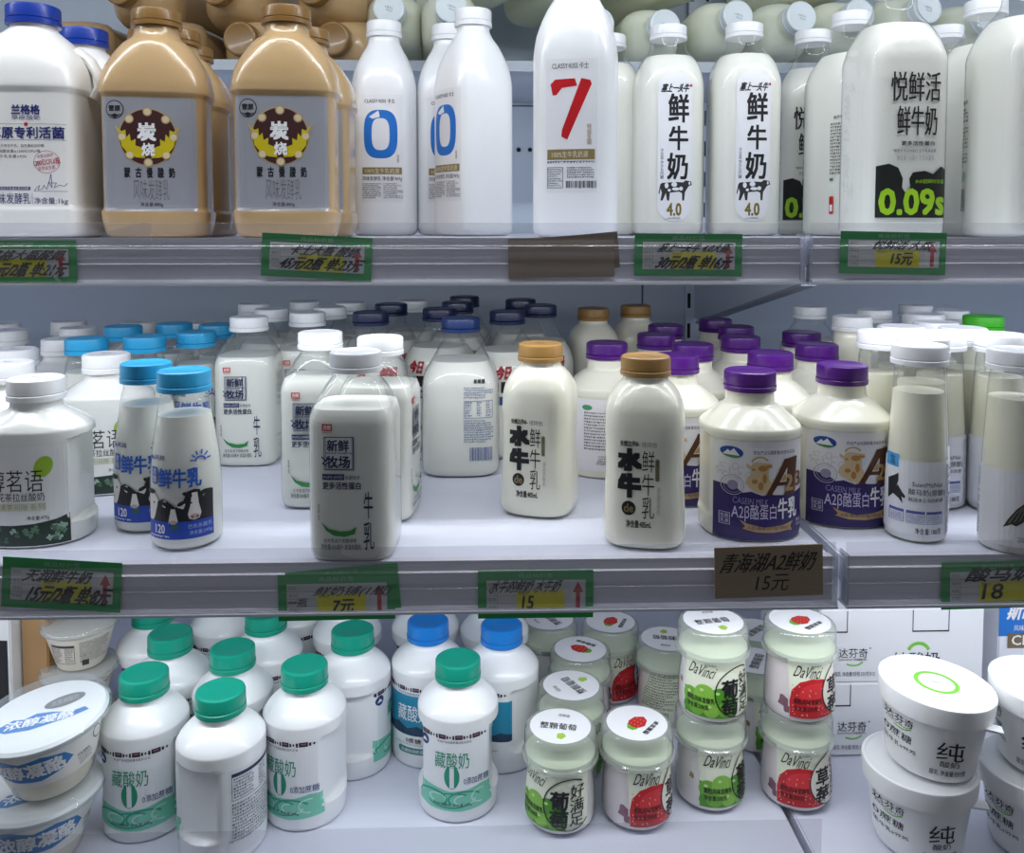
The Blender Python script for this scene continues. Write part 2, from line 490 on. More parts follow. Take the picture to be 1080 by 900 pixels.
tag(link('wall_left', box_mesh('wall_left', [(-1.33, 0.62, 0.55, -1.3, YW, 1.75)], WALLM)), kind='structure')
tag(link('wall_right', box_mesh('wall_right', [(1.3, 0.62, 0.55, 1.33, YW, 1.75)], WALLM)), kind='structure')
# light bar at the front of the canopy: its diodes show as dots in the rails and on the shoulders
bar = tag(link('led_bar', box_mesh('led_bar', [(-1.1, 0.545, CZ+0.43, 1.1, 0.575, CZ+0.47)], mat('C8CCD2', 0.4))), 'white light bar with a row of diodes under the case canopy', 'light bar')
V, Fc = [], []
for k in range(100):
    x = -1.05+k*0.0212; box(V, Fc, x-0.0025, 0.5575, CZ+0.4285, x+0.0025, 0.5625, CZ+0.4300)
DM = bpy.data.materials.new('diode'); DM.use_nodes = True
DM.node_tree.nodes['Principled BSDF'].inputs['Emission Color'].default_value = (0.93, 0.96, 1, 1)
DM.node_tree.nodes['Principled BSDF'].inputs['Emission Strength'].default_value = 230
tag(link('diodes', mesh('diodes', V, Fc, [DM], smooth=False), bar), kind='stuff')
# slotted upright
xu = on_y(730, 320, YW).x
up = tag(link('upright_post', box_mesh('upright_post', [(xu-0.012, YW-0.010, 0.6, xu+0.020, YW, 1.7)], mat('C2CAD8', 0.4, metal=0.1))), 'pale steel slotted upright on the back wall behind the purple caps', 'post')
for k in range(20):
    z = 0.72+k*0.045
    link('slot', box_mesh('slot', [(xu-0.0095, YW-0.0106, z, xu-0.0050, YW-0.0098, z+0.022)], mat('0A0B0E', 0.8)), up)
    link('slot', box_mesh('slot', [(xu+0.0130, YW-0.0106, z, xu+0.0170, YW-0.0098, z+0.022)], mat('0A0B0E', 0.8)), up)
def bracket(zs, yf, label):
    x0, x1 = xu+0.001, xu+0.004
    P = [(YW-0.011, zs-0.024), (YW-0.011, zs-0.125), (YW-0.035, zs-0.128), (yf, zs-0.045), (yf, zs-0.024)]
    b = link('shelf_bracket', extrude_x('shelf_bracket', P, x0, x1, mat('C4CCDA', 0.35, metal=0.2), smooth=False))
    Q = [(YW-0.035, zs-0.128), (yf, zs-0.045), (yf, zs-0.048), (YW-0.035, zs-0.131)]
    link('flange', extrude_x('flange', Q, x0-0.004, x1+0.008, mat('8A92A2', 0.35, metal=0.3), smooth=False), b)
    tag(b, label, 'bracket')
bracket(ZT, 0.82, 'sloping steel bracket under the top shelf, fixed to the slotted upright')

def shelf_unit(x0, x1, yf, zs, label, lip=0.012, rail=True, lipdy=0.0, yb=None):
    root = empty('display_shelf', ((x0+x1)/2, yf, zs)); w = (x1-x0)/2
    tag(root, label, 'shelf', 'white case shelves with clear price rails')
    link('shelf_board', box_mesh('shelf_board', [(-w+0.002, 0.006, -0.022, w-0.002, (yb or YW)-yf-0.012, 0.0)], SHELFM, 0.0015), root)
    if rail:
        P = [(0.0045, 0.001), (0.0045, -0.0065), (0.0032, -0.0075), (0.0045, -0.0085), (0.0045, -0.0185), (0.0034, -0.0192), (0.0045, -0.020),
             (0.0045, -0.031), (0.002, -0.0335), (0.012, -0.0335), (0.012, 0.001)]
        link('rail_back', extrude_x('rail_back', P, -w+0.003, w-0.003, RAILM, smooth=False), root)
        C = [(0.0012, 0.0)]
        for i in range(5): a = i/4*math.pi; C.append((-0.0002-0.0013*math.sin(a)+0.0010, -0.0045-0.003*i/4))
        for i in range(9): t = i/8; C.append((0.0005-0.0013*math.sin(t*math.pi), -0.0085-t*0.0105))
        for i in range(9): t = i/8; C.append((0.0008-0.0008*math.sin(t*math.pi), -0.0195-t*0.012))
        C += [(-0.0018, -0.0330), (-0.0022, -0.0342), (-0.0005, -0.0346)]
        link('rail_cover', extrude_x('rail_cover', C, -w+0.001, w-0.001, RAILC, closed=False), root)
        B = [(-0.0024, -0.0335), (0.0125, -0.0335), (0.0125, -0.0352), (-0.0024, -0.0352)]
        link('rail_edge', extrude_x('rail_edge', B, -w+0.001, w-0.001, mat('D5D8E2', 0.15, coat=0.5), smooth=False), root)
        for s in (-1, 1):
            E_ = [(-0.0015, 0.004), (0.012, 0.004), (0.012, -0.035), (-0.0015, -0.035)]
            xx = s*(w-0.002)
            link('rail_end', extrude_x('rail_end', E_, xx-0.0008, xx+0.0008, clear('end_plastic', (0.8, 0.8, 0.85), 0.1, 1.5, 0.2), smooth=False), root)
    L = [(0.0020+lipdy, -0.001), (0.0014+lipdy, lip), (0.0020+lipdy, lip+0.0006), (0.0030+lipdy, lip), (0.0034+lipdy, -0.001)]
    link('front_lip', extrude_x('front_lip', L, -w+0.002, w-0.002, LIPC, smooth=False), root)
    return root
XT = on_y(850, 260, YT).x; XM = on_y(885, 600, YM).x; XB = on_z(852, 900, ZB).x
shelf_unit(-1.0, XT, YT, ZT, 'long top shelf carrying the brown jugs and tall white bottles')
shelf_unit(XT+0.002, 1.0, YT, ZT, 'short top shelf section under the big bottles with black and green print')
shelf_unit(-1.0, XM, YM, ZM, 'long middle shelf carrying the many small milk bottles')
shelf_unit(XM+0.004, 1.0, YM, ZM, 'middle shelf section past the joint, under the horse milk bottles')
shelf_unit(-1.0, XB, YB, ZB, 'long bottom shelf under the teal-capped bottles and fruit jars', lip=0.050, rail=False)
shelf_unit(XB+0.003, 1.0, YB-0.014, ZB-0.001, 'bottom shelf section past the joint, under the white tubs', lip=0.003, rail=False)
# shallow rear rack for the lying bottles
ZR = CZ+0.193
rk = empty('rear_rack', (0, 1.01, ZR)); tag(rk, 'narrow pale metal rack behind the top shelf carrying the lying bottles', 'rack')
link('rack_board', box_mesh('rack_board', [(-1.0, 0.0, -0.010, 1.0, YW-1.012, 0.0)], mat('AEB6C2', 0.35, metal=0.2)), rk)
link('rack_edge', box_mesh('rack_edge', [(-1.0, -0.003, -0.011, 1.0, 0.0, 0.001)], mat('BFC8D2', 0.25, metal=0.3)), rk)

# ------------------------------------------------------------------ products: top shelf
def root(name): return empty(name)
S_JUG = Surf([(0, 43, 35, 4), (2, 47, 39, 4.5), (8, 49, 41, 5), (22, 49, 41, 5), (26, 47, 39.5, 6), (30, 46.6, 39, 6), (118, 46.6, 39, 6), (122, 48, 40, 5.5), (126, 49.5, 41, 5), (140, 48.5, 39, 4), (155, 42, 34, 3.2), (167, 31, 28, 2.6), (175, 22, 22, 2), (179, 18.5, 18.5, 2), (184, 18.5, 18.5, 2)])
@product
def white_jug():
    r = root('yogurt_jug')
    link('jug_body', S_JUG.build('jug_body', mat('E9E8E4', 0.3, coat=0.25)), r)
    add_cap(r, 21.5, 17, 181, mat('08349A', 0.35, coat=0.2))
    pts = [(37, 0, 160), (47, 0, 152), (54, 0, 140), (55, 0, 128), (50, 0, 120)]
    V, Fc = [], []
    for i, p in enumerate(pts):
        q = pts[min(i+1, 4)]; q0 = pts[max(i-1, 0)]; dx, dz = q[0]-q0[0], q[2]-q0[2]; l = math.hypot(dx, dz)
        for j in range(12):
            a = 2*math.pi*j/12; n_, b_ = 4.5*math.cos(a), 8*math.sin(a)
            V.append(((p[0]-dz/l*n_)/1000, b_/1000, (p[2]+dx/l*n_)/1000))
    for i in range(4):
        for j in range(12): Fc.append((i*12+j, i*12+(j+1) % 12, (i+1)*12+(j+1) % 12, (i+1)*12+j))
    link('handle', mesh('handle', V, Fc, [mat('E9E8E4', 0.3, coat=0.25)]), r)
    A = Art(0.00013, 205, 960, 0.012)
    A.text('兰格格', 110, 118, 290, 180, NAVYI, 0.035); A.text('草原酸奶', 112, 184, 290, 214, NAVYI, 0.0)
    A.line([(-30, 240), (185, 240)], 2, NAVYI); A.line([(213, 240), (440, 240)], 2, NAVYI); A.rect(189, 231, 211, 252, RED)
    A.text('草原专利活菌', -30, 256, 430, 332, NAVYI, 0.03); A.line([(-30, 340), (440, 340)], 2, NAVYI)
    A.text('01 配料只有生牛乳、益生菌和白砂糖', -30, 366, 308, 386, INK, 0.0); A.text('02 乳酸菌含量≥1200亿CFU/瓶', -30, 400, 285, 420, INK, 0.0); A.text('03 生牛乳含量≥92%', -30, 433, 198, 453, INK, 0.0)
    PK = mat('B5485A', 0.5); A.arc(320, 478, 78, 70, 0, 360, 2.5, PK, n=36); A.text('1200亿CFU/瓶', 240, 458, 400, 498, PK, 0.02, rot=-8)
    A.text('内蒙古菌种', 265, 428, 360, 450, PK, rot=-8); A.text('草原益生菌', 268, 505, 372, 528, PK, rot=-8)
    A.line([(240, 664), (255, 640), (275, 628), (262, 655), (290, 650), (300, 625), (318, 652), (345, 555), (350, 640), (330, 610), (375, 612), (362, 640), (395, 625), (420, 632), (438, 612)], 3, NAVYI)
    A.line([(240, 664), (440, 664)], 2, NAVYI); A.rect(-30, 636, 215, 655, NAVYI); A.text('配料只有生牛乳益生菌白砂糖', -22, 639, 205, 652, WHT)
    A.text('风味发酵乳', -40, 675, 215, 745, NAVYI, 0.0); A.line([(226, 675), (226, 745)], 2, NAVYI); A.text('净含量:1kg', 238, 703, 438, 752, NAVYI, 0.01)
    A.attach(S_JUG.map, r)
    return r
S_TAN = Surf([(0, 37, 28, 4), (3, 40.5, 31, 4.5), (14, 43, 33, 5), (21, 43.5, 33.5, 5.5), (24, 41.8, 32.2, 6), (28, 41.3, 31.8, 6), (116, 41.3, 31.8, 6), (119, 42.5, 33, 5.5), (122, 44, 34, 5), (127, 44, 34, 4.6), (140, 42, 32.5, 3.6), (154, 35, 29, 3), (165, 27, 25, 2.4), (172, 19.5, 19.5, 2), (181, 17.5, 17.5, 2)])
@product
def tan_jug():
    r = root('yogurt_jug')
    link('jug_body', S_TAN.build('jug_body', TANB), r)
    add_cap(r, 20.5, 15, 180, mat('82602E', 0.35, coat=0.2), ribd=0.2)
    A = Art(0.000136, 346, 940)
    A.rrect(58, 82, 618, 775, 18, mat('A6A8B0', 0.3, metal=0.3), 0)
    A.ell(143, 158, 54, 56, INK, 1); A.ell(143, 158, 48, 50, mat('A6A8B0', 0.3, metal=0.3), 2); A.text('雪原', 108, 134, 178, 170, INK, 0.04, 3); A.poly([(100, 184), (143, 210), (186, 184), (160, 190), (143, 182), (126, 190)][::-1], INK, 3)
    GD = mat('B79B6A', 0.4); DK = mat('3A1415', 0.5); A.ell(332, 324, 170, 175, GD, 1, 48); A.ell(332, 324, 164, 169, DK, 2, 48)
    for k in range(8):
        a = math.radians(90+45*k); A.ell(332+150*math.cos(a), 324+155*math.sin(a), 27, 27, GD, 3, 16); A.ell(332+150*math.cos(a), 324+155*math.sin(a), 20, 20, mat('D9C9A2', 0.4), 4, 14)
    YL = mat('C9B617', 0.4)
    for s in (-1, 1):
        A.poly([(332+s*x, y) for x, y in ((18, 452), (70, 448), (120, 420), (152, 380), (165, 300), (195, 250), (150, 290), (128, 280), (125, 330), (105, 305), (98, 350), (70, 335), (72, 375), (30, 390))], YL, 3)
        A.poly([(332+s*x, y) for x, y in ((150, 300), (192, 258), (178, 290), (155, 325))], GD, 3)
    A.text('炭', 270, 235, 382, 348, WHT, 0.05, 4); A.text('烧', 293, 360, 372, 440, WHT, 0.04, 4)
    for i, ch in enumerate('蒙古慢酸奶'): A.text(ch, 190+i*65, 508, 226+i*65, 572, INK, 0.04)
    A.text('风味发酵乳', 240, 582, 452, 708, mat('6E6A68', 0.5), -0.012); A.text('净含量:880g', 280, 722, 412, 752, INK, 0.0)
    A.attach(S_TAN.map, r)
    return r
S_TALL = Surf([(0, 30, 30, 3), (2, 33.5, 33.5, 3), (8, 36, 36, 3.2), (60, 36, 36, 3.2), (150, 36, 36, 3.2), (168, 34.6, 34.6, 3), (184, 30.5, 30.5, 2.7), (197, 25, 25, 2.4), (207, 19.6, 19.6, 2), (213, 17.2, 17.2, 2), (220, 17, 17, 2)])
def tall_white(seven):
    r = root('yogurt_bottle')
    link('bottle_body', S_TALL.build('bottle_body', HDPE), r)
    add_cap(r, 19.2, 18, 217, mat('EEF0F3', 0.35), ribd=0.2)
    if not seven:
        A = Art(0.00034, 565, 745)
        A.rect(497, 303, 633, 640, PAPER, 0); A.text('CLASSY·KISS 卡士', 512, 315, 608, 329, INK, 0.015)
        B = mat('1E72CC', 0.4); n = 40; out = []; inn = []
        for i in range(n):
            a = 2*math.pi*i/n; c, s = math.cos(a), math.sin(a); k = (abs(c)**3+abs(s)**3)**(-1/3)
            out.append((562+53*c*k*1.0, 426+76*s*k)); inn.append((562+28*c*k, 426+50*s*k))
        for i in range(n): j = (i+1) % n; A.poly([out[i], inn[i], inn[j], out[j]], B)
        A.poly([(537, 378), (526, 372), (556, 352), (560, 372)], PAPER, 2)
        A.vtext('轻零', 612, 490, 620, 516, mat('9A7B4A', 0.4), 0.0)
        A.rect(503, 530, 628, 552, GOLD); A.text('100%生牛乳奶源', 512, 533, 620, 549, mat('E8E0C8', 0.4), 0.0)
        A.text('风味发酵乳 净含量:969g', 503, 558, 628, 574, INK, 0.0); A.micro(503, 580, 562, 630, 9, INK, seed=4); A.micro(570, 580, 630, 630, 9, INK, seed=5)
    else:
        A = Art(0.00027, 455, 755)
        A.rect(378, 200, 540, 615, PAPER, 0); A.text('CLASSY·KISS 卡士', 398, 212, 512, 232, INK, 0.01)
        RD = mat('C3121B', 0.4)
        A.poly([(393, 278), (408, 264), (470, 262), (477, 285), (430, 290), (412, 312), (400, 312)][::-1], RD)
        A.poly([(490, 262), (518, 268), (522, 280), (447, 450), (428, 440), (430, 420)][::-1], RD)
        A.vtext('轻益生菌', 508, 402, 522, 466, mat('9A7B4A', 0.4), 0.0)
        A.rect(383, 480, 533, 512, GOLD); A.text('100%生牛乳奶源', 398, 486, 512, 506, mat('E8E0C8', 0.4), 0.0)
        A.micro(383, 516, 533, 526, 1, INK); A.frame(383, 535, 434, 600, 1.5, INK); A.micro(386, 540, 431, 598, 8, INK, seed=8); A.micro(446, 535, 530, 572, 5, INK, seed=9)
        A.barcode(443, 578, 537, 600, INK)
    A.attach(S_TALL.map, r)
    return r
@product
def zero_bottle(): return tall_white(False)
@product
def seven_bottle(): return tall_white(True)

def cow(A, x, y, w, h, dark, white, lay=1):
    """small side view of a black and white cow, x,y upper corner"""
    X = lambda a: x+a*w; Y = lambda b: y+b*h
    A.poly([(X(a), Y(b)) for a, b in ((.08, .12), (.55, .08), (.72, .10), (.80, .0), (.97, .05), (1.0, .22), (.90, .28), (.84, .42), (.78, .58), (.76, .98), (.70, .98), (.69, .62), (.60, .55), (.32, .6), (.30, .98), (.24, .98), (.20, .62), (.10, .98), (.04, .98), (.08, .6), (.04, .4), (.0, .7), (-.02, .6), (.03, .2))][::-1], dark, lay)
    for a, b, c, d in ((.22, .25, .06, .14), (.45, .2, .09, .12), (.5, .42, .12, .08), (.66, .4, .06, .1), (.92, .14, .03, .08), (.3, .48, .05, .07)):
        A.ell(X(a), Y(b), c*w, d*h, white, lay+1, 10)
S_FRESH = Surf([(0, 30, 30, 3), (2, 33.5, 33.5, 3), (8, 36, 36, 3.2), (60, 36, 36, 3.2), (150, 36, 36, 3.2), (168, 34.2, 34.2, 3), (182, 29, 29, 2.6), (190, 23, 23, 2.2), (195, 19.5, 19.5, 2), (200, 18.4, 18.4, 2), (208, 17.4, 17.4, 2)])
@product
def capsule_bottle():
    r = root('milk_bottle')
    b = link('bottle_shell', S_FRESH.build('bottle_shell', PET), r)
    link('milk', S_FRESH.build('milk', MILK, z1=0.187, ins=0.0007), r)
    add_cap(r, 19.2, 15, 206, mat('EEF0F3', 0.35), ribd=0.25)
    A = Art(0.00032, 194, 748)
    A.rrect(140, 222, 250, 700, 52, PAPER, 0, 10)
    A.text('塞上一头牛', 152, 262, 240, 290, INK, 0.03, shear=0.1); A.ell(246, 268, 3.5, 5, RED)
    A.text('鲜', 172, 294, 240, 386, INK, 0.028); A.text('牛', 175, 396, 238, 474, INK, 0.028); A.text('奶', 170, 482, 238, 568, INK, 0.028)
    A.vtext('净含量:775ml', 149, 468, 159, 565, GREY, 0.0)
    cow(A, 146, 570, 106, 66, mat('2A2A2C', 0.5), PAPER)
    A.text('4.0', 170, 642, 218, 684, mat('7A6A22', 0.4), 0.035); A.text('g/100ml优质乳蛋白', 172, 688, 214, 696, INK, 0.0)
    A.attach(S_FRESH.map, r)
    return r
S_LIVE = Surf([(0, 31, 31, 4), (2, 34.5, 34.5, 4), (8, 37, 37, 4.2), (60, 37, 37, 4.2), (150, 37, 37, 4.2), (163, 35.6, 35.6, 3.6), (175, 31.5, 31.5, 3), (185, 26, 26, 2.6), (193, 21, 21, 2.2), (200, 18.4, 18.4, 2), (214, 17.6, 17.6, 2)])
@product
def live_bottle():
    r = root('milk_bottle')
    link('bottle_shell', S_LIVE.build('bottle_shell', PET), r)
    link('milk', S_LIVE.build('milk', MILK, z1=0.184, ins=0.0007), r)
    add_cap(r, 19.2, 15, 213, mat('EEF0F3', 0.35), ribd=0.25)
    A = Art(0.00026, 412, 753)
    A.text('悦鲜活', 330, 215, 500, 310, INK, 0.012); A.text('鲜牛奶', 352, 325, 490, 420, INK, 0.012)
    A.text('更多活性蛋白', 368, 438, 482, 453, INK, 0.03); A.text('*每瓶含免疫球蛋白 生牛乳高品质', 340, 464, 488, 475, INK, 0.0); A.text('净含量:950毫升 巴氏杀菌乳', 354, 485, 482, 501, GREY, 0.0)
    BK = mat('10150F', 0.5)
    A.poly([(290, 688), (535, 688), (535, 530), (510, 520), (480, 545), (450, 535), (410, 540), (398, 560), (402, 588), (395, 602), (384, 604), (374, 590), (376, 560), (360, 525), (330, 512), (290, 520)], BK)
    A.text('0.09s', 300, 592, 530, 680, mat('9ACB1E', 0.45), 0.045); A.text('INF超瞬时杀菌', 420, 562, 525, 576, mat('9ACB1E', 0.45), 0.0)
    # back panel, a third of the way round
    A.seg = 1
    bx = 412-128/0.26-160
    A.text('始于牧场的鲜活', bx-30, 292, bx+70, 305, INK, 0.02); A.micro(bx-45, 320, bx+75, 520, 16, INK, seed=11)
    A.ell(bx+48, 548, 18, 20, mat('8DA894', 0.5)); A.rect(bx-45, 530, bx-28, 540, mat('2E7A3A', 0.5)); A.barcode(bx+10, 590, bx+65, 665, INK)
    A.rrect(bx-45, 600, bx-25, 668, 5, RED); A.rect(bx-41, 632, bx-29, 658, WHT, 2)
    A.attach(S_LIVE.map, r)
    return r
@product
def lying_white():
    r = root('milk_bottle')
    link('bottle_body', S_FRESH.build('bottle_body', mat('E2E6D2', 0.3, coat=0.3)), r)
    add_cap(r, 19.2, 15, 206, mat('DCE6EA', 0.4), ribd=0.25, mark=mat('8C98A2', 0.5))
    return r

# ------------------------------------------------------------------ products: middle shelf
S_OCT = Surf([(0, 25, 25, 4), (1.5, 28.5, 28.5, 4.5), (6, 30.8, 30.8, 4.4), (20, 31.2, 31.2, 4.6), (98, 31.2, 31.2, 4.6), (106, 30.2, 30.2, 4.4), (118, 24.5, 24.5, 4), (127, 19.5, 19.5, 2.8), (130, 17.5, 17.5, 2), (136, 17, 17, 2)])
@product
def meadow_bottle():
    r = root('milk_bottle')
    link('bottle_shell', S_OCT.build('bottle_shell', PET), r)
    link('milk', S_OCT.build('milk', MILK, z1=0.110, ins=0.0007), r)
    add_cap(r, 19.2, 15, 134, mat('F0F1F3', 0.35), ribd=0.2)
    A = Art(0.000168, 605, 852)
    A.rect(497, 252, 540, 282, RED); A.text('光明', 502, 256, 535, 278, WHT, 0.02); A.micro(500, 287, 540, 294, 1, RED)
    IN = mat('1E2750', 0.45); A.rect(510, 308, 632, 448, mat('9BA1AE', 0.5)); A.rect(505, 306, 622, 440, mat('DFE2E4', 0.5), 1)
    A.frame(505, 306, 632, 448, 3, IN, 3); A.text('新鲜', 518, 318, 612, 368, IN, 0.025, 4); A.text('牧场', 514, 386, 616, 438, IN, 0.025, 4); A.micro(516, 372, 625, 382, 1, IN, 4); A.line([(496, 392), (512, 408), (500, 420), (514, 428)], 5, IN, 4)
    A.rect(497, 465, 590, 490, IN); A.text('INF0.09秒', 501, 469, 586, 486, mat('B9C0D8', 0.5)); A.text('杀菌技术', 594, 470, 657, 488, IN, 0.01); A.text('更多活性蛋白', 497, 499, 660, 531, IN, 0.02)
    GN = mat('2F8D46', 0.5); A.poly([(488, 672), (520, 700), (570, 712), (615, 708), (640, 690), (632, 722), (590, 734), (545, 730), (510, 708)][::-1], GN)
    A.vtext('生牛乳', 474, 595, 484, 665, IN, 0.0)
    A.text('牛', 672, 540, 710, 655, IN, 0.0); A.text('乳', 670, 670, 714, 790, IN, 0.0)
    A.text('生牛乳选于肥嫩绿草', 500, 742, 640, 760, IN, 0.0); A.text('净含量:420毫升 高温杀菌乳', 488, 766, 660, 790, INK, 0.0)
    A.attach(S_OCT.map, r)
    return r
@product
def plain_clear():
    r = root('milk_bottle')
    link('bottle_shell', S_OCT.build('bottle_shell', PET), r)
    link('milk', S_OCT.build('milk', MILK, z1=0.112, ins=0.0007), r)
    add_cap(r, 18.6, 14, 135, mat('E9ECEF', 0.35), ribd=0.2)
    return r
S_CONE = Surf([(0, 21, 21, 2), (1.5, 24, 24, 2), (6, 26, 26, 2), (40, 26, 26, 2), (62, 25, 25, 2), (85, 22, 22, 2), (100, 19.8, 19.8, 2), (108, 18.6, 18.6, 2), (112, 17.4, 17.4, 2), (118, 17.2, 17.2, 2)])
@product
def blue_cap_bottle():
    r = root('milk_bottle')
    link('bottle_shell', S_CONE.build('bottle_shell', PET), r)
    link('milk', S_CONE.build('milk', MILK, z1=0.099, ins=0.0007), r)
    add_cap(r, 19.6, 16, 116, mat('2BA4D8', 0.35, coat=0.15))
    A = Art(0.000151, 880, 862); A.R = 0.0256
    BL = mat('2B5FC0', 0.45); BK = mat('17181C', 0.5)
    A.arc(965, 425, 22, 24, 190, 350, 8, BL); 
    for a in (185, 215, 245, 280, 315, 350): c, s = math.cos(math.radians(a)), math.sin(math.radians(a)); A.line([(965+30*c, 420+32*s), (965+44*c, 420+50*s)], 7, BL)
    A.text('天润', 748, 388, 800, 412, mat('243A7A', 0.45), 0.02); A.poly([(722, 412), (734, 392), (745, 412)], BL)
    A.rect(735, 448, 763, 530, BL); A.vtext('浓醇', 739, 454, 759, 524, WHT, 0.0); A.text('鲜牛乳', 770, 450, 970, 546, BL, 0.03)
    A.poly([(722, 720), (1016, 720), (1016, 572), (1000, 565), (975, 600), (960, 560), (935, 555), (905, 565), (890, 600), (880, 620), (850, 640), (815, 612), (790, 600), (765, 615), (745, 600), (722, 610)], BK)
    CW = mat('E9E4DE', 0.5)
    A.poly([(926, 572), (950, 572), (956, 630), (966, 676), (958, 700), (936, 708), (912, 700), (906, 678), (918, 632)], CW, 2)
    A.poly([(828, 648), (848, 648), (856, 690), (862, 722), (814, 722), (820, 690)], CW, 2)
    A.poly([(722, 588), (752, 582), (768, 604), (762, 640), (750, 690), (740, 712), (722, 712)], CW, 2)
    A.poly([(850, 612), (880, 602), (896, 628), (886, 650), (858, 640)], CW, 2); A.poly([(786, 612), (802, 606), (812, 628), (800, 644), (788, 636)], CW, 2)
    for x, y, rx, ry, a in ((905, 580, 24, 11, 25), (975, 578, 24, 11, -25), (732, 572, 22, 12, -15), (800, 625, 20, 10, 30), (876, 622, 20, 10, -30)): A.ell(x, y, rx, ry, BK, 3, 14, a)
    for x, y in ((922, 622), (958, 622), (822, 668), (858, 668), (748, 622), (926, 692), (948, 692)): A.ell(x, y, 4.5, 4.5, BK, 4, 10)
    A.ell(936, 690, 22, 13, mat('C9A9A2', 0.5), 3, 16); A.ell(838, 714, 18, 10, mat('C9A9A2', 0.5), 3, 16)
    A.rect(722, 712, 1016, 800, mat('1D48B4', 0.45), 2); A.text('120', 752, 727, 798, 772, WHT, 0.02, 3); A.ell(845, 738, 18, 14, mat('2C6A4A', 0.5), 3); A.micro(726, 782, 815, 796, 1, WHT, 3)
    A.text('巴氏杀菌乳', 908, 728, 1012, 750, mat('AFC2F0', 0.5), 0.0, 3); A.text('净含量:245g', 912, 760, 1010, 784, mat('AFC2F0', 0.5), 0.0, 3)
    A.attach(S_CONE.map, r)
    return r
S_TEA = Surf([(0, 37, 30, 2.3), (1.5, 40, 32.5, 2.3), (12, 41, 33, 2.3), (15, 41, 33, 2.3, 40), (17, 41, 33, 2.3, 32.5), (20, 41, 33, 2.3, 32), (76, 41, 33, 2.3, 32), (79, 41, 33, 2.3, 33), (82, 41, 33, 2.3, 41), (86, 40.5, 33, 2.3), (90, 37, 30.5, 2.3), (98, 25, 22, 2.1), (102, 19, 18.5, 2), (108, 18, 18, 2)])
@product
def tea_yogurt():
    r = root('yogurt_bottle')
    link('bottle_body', S_TEA.build('bottle_body', mat('EFEFEA', 0.25, coat=0.35)), r)
    add_cap(r, 20.5, 17, 107, mat('F0F0F0', 0.4), ribd=0.35, mark=mat('55585C', 0.5))
    A = Art(0.000154, 130, 828)
    A.rect(-85, 330, 362, 816, mat('EDEDEA', 0.3), 0)
    A.rect(-40, 340, 5, 405, mat('7D9A2C', 0.4)); A.ell(247, 428, 40, 54, mat('9CC23A', 0.4), 1, 24, 25)
    A.text('醇茗语', -8, 440, 245, 548, INK, -0.006); A.text('茉莉花茶拉丝酸奶', -40, 552, 250, 594, INK, 0.0)
    A.rect(35, 602, 255, 642, mat('DDDDCB', 0.4)); A.text('清茶间隙·系列', 42, 606, 250, 638, mat('A8AA86', 0.4), 0.01); A.text('净含量:475g', 170, 666, 268, 690, INK, 0.01)
    A.poly([(-85, 815), (360, 815), (360, 672), (300, 690), (200, 706), (100, 712), (0, 712), (-85, 700)], mat('22352A', 0.5))
    rd = random.Random(4)
    for k in range(26):
        x, y = rd.uniform(-60, 335), rd.uniform(722, 792)
        if y < 690+ (x < 150)*30: continue
        c = mat(rd.choice(('7FA088', '5E8468', '9CB8A0', '47694F')), 0.5)
        for j in range(5):
            a = 2*math.pi*j/5+rd.random(); A.ell(x+9*math.cos(a), y+9*math.sin(a), 8, 6, c, 2+(k % 2), 8, math.degrees(a))
    A.attach(S_TEA.map, r)
    return r
S_BUF = Surf([(0, 25, 25, 3), (2, 29, 29, 3.2), (9, 31, 31, 3.4), (30, 30.6, 30.6, 3.3), (60, 29.4, 29.4, 3.2), (88, 30.2, 30.2, 3.2), (102, 29.6, 29.6, 3), (113, 26, 26, 2.7), (120, 21, 21, 2.3), (124, 17.5, 17.5, 2), (130, 16.8, 16.8, 2)])
@product
def buffalo_bottle():
    r = root('milk_bottle')
    link('bottle_body', S_BUF.build('bottle_body', CREAM), r)
    add_cap(r, 18.9, 15, 127, mat('A07A42', 0.4, coat=0.1), ribd=0.3, mark=mat('6A4A2A', 0.5))
    A = Art(0.00014, 230, 800)
    A.text('处燃边界®-', 105, 212, 208, 243, INK, 0.02); A.text('得拜他', 218, 216, 298, 246, mat('8B8D84', 0.5), 0.0)
    A.text('水', 90, 252, 222, 376, INK, 0.09); A.text('牛', 92, 386, 218, 517, INK, 0.09); A.ell(152, 572, 37, 38, INK, 1, 28); A.text('de', 127, 548, 178, 594, GOLD, 0.03)
    A.vtext('鲜牛乳', 222, 262, 286, 624, INK, -0.004)
    A.rrect(290, 305, 312, 425, 10, mat('8F8A6A', 0.5)); A.vtext('娟珊水牛奶源', 294, 312, 308, 418, mat('2A2A26', 0.5), 0.0); A.vtext('高品质鲜奶', 300, 455, 318, 600, mat('B4B4A6', 0.5), 0.0)
    A.text('净含量:405mL', 140, 634, 272, 675, INK, 0.02)
    A.attach(S_BUF.map, r)
    return r
S_PUR = Surf([(0, 35, 34, 2.3), (1.5, 38, 37, 2.3), (11, 39, 38, 2.3), (14, 39, 38, 2.3, 38.5), (16, 39, 38, 2.3, 36), (20, 38.5, 37.5, 2.3, 35.2), (76, 38.5, 37.5, 2.3, 35.2), (79, 39, 38, 2.3, 37), (82, 39, 38, 2.3), (85, 38.5, 37.5, 2.3), (88, 36, 35, 2.2), (99, 23.5, 23, 2.1), (102, 19.5, 19.5, 2), (112, 18.5, 18.5, 2)])
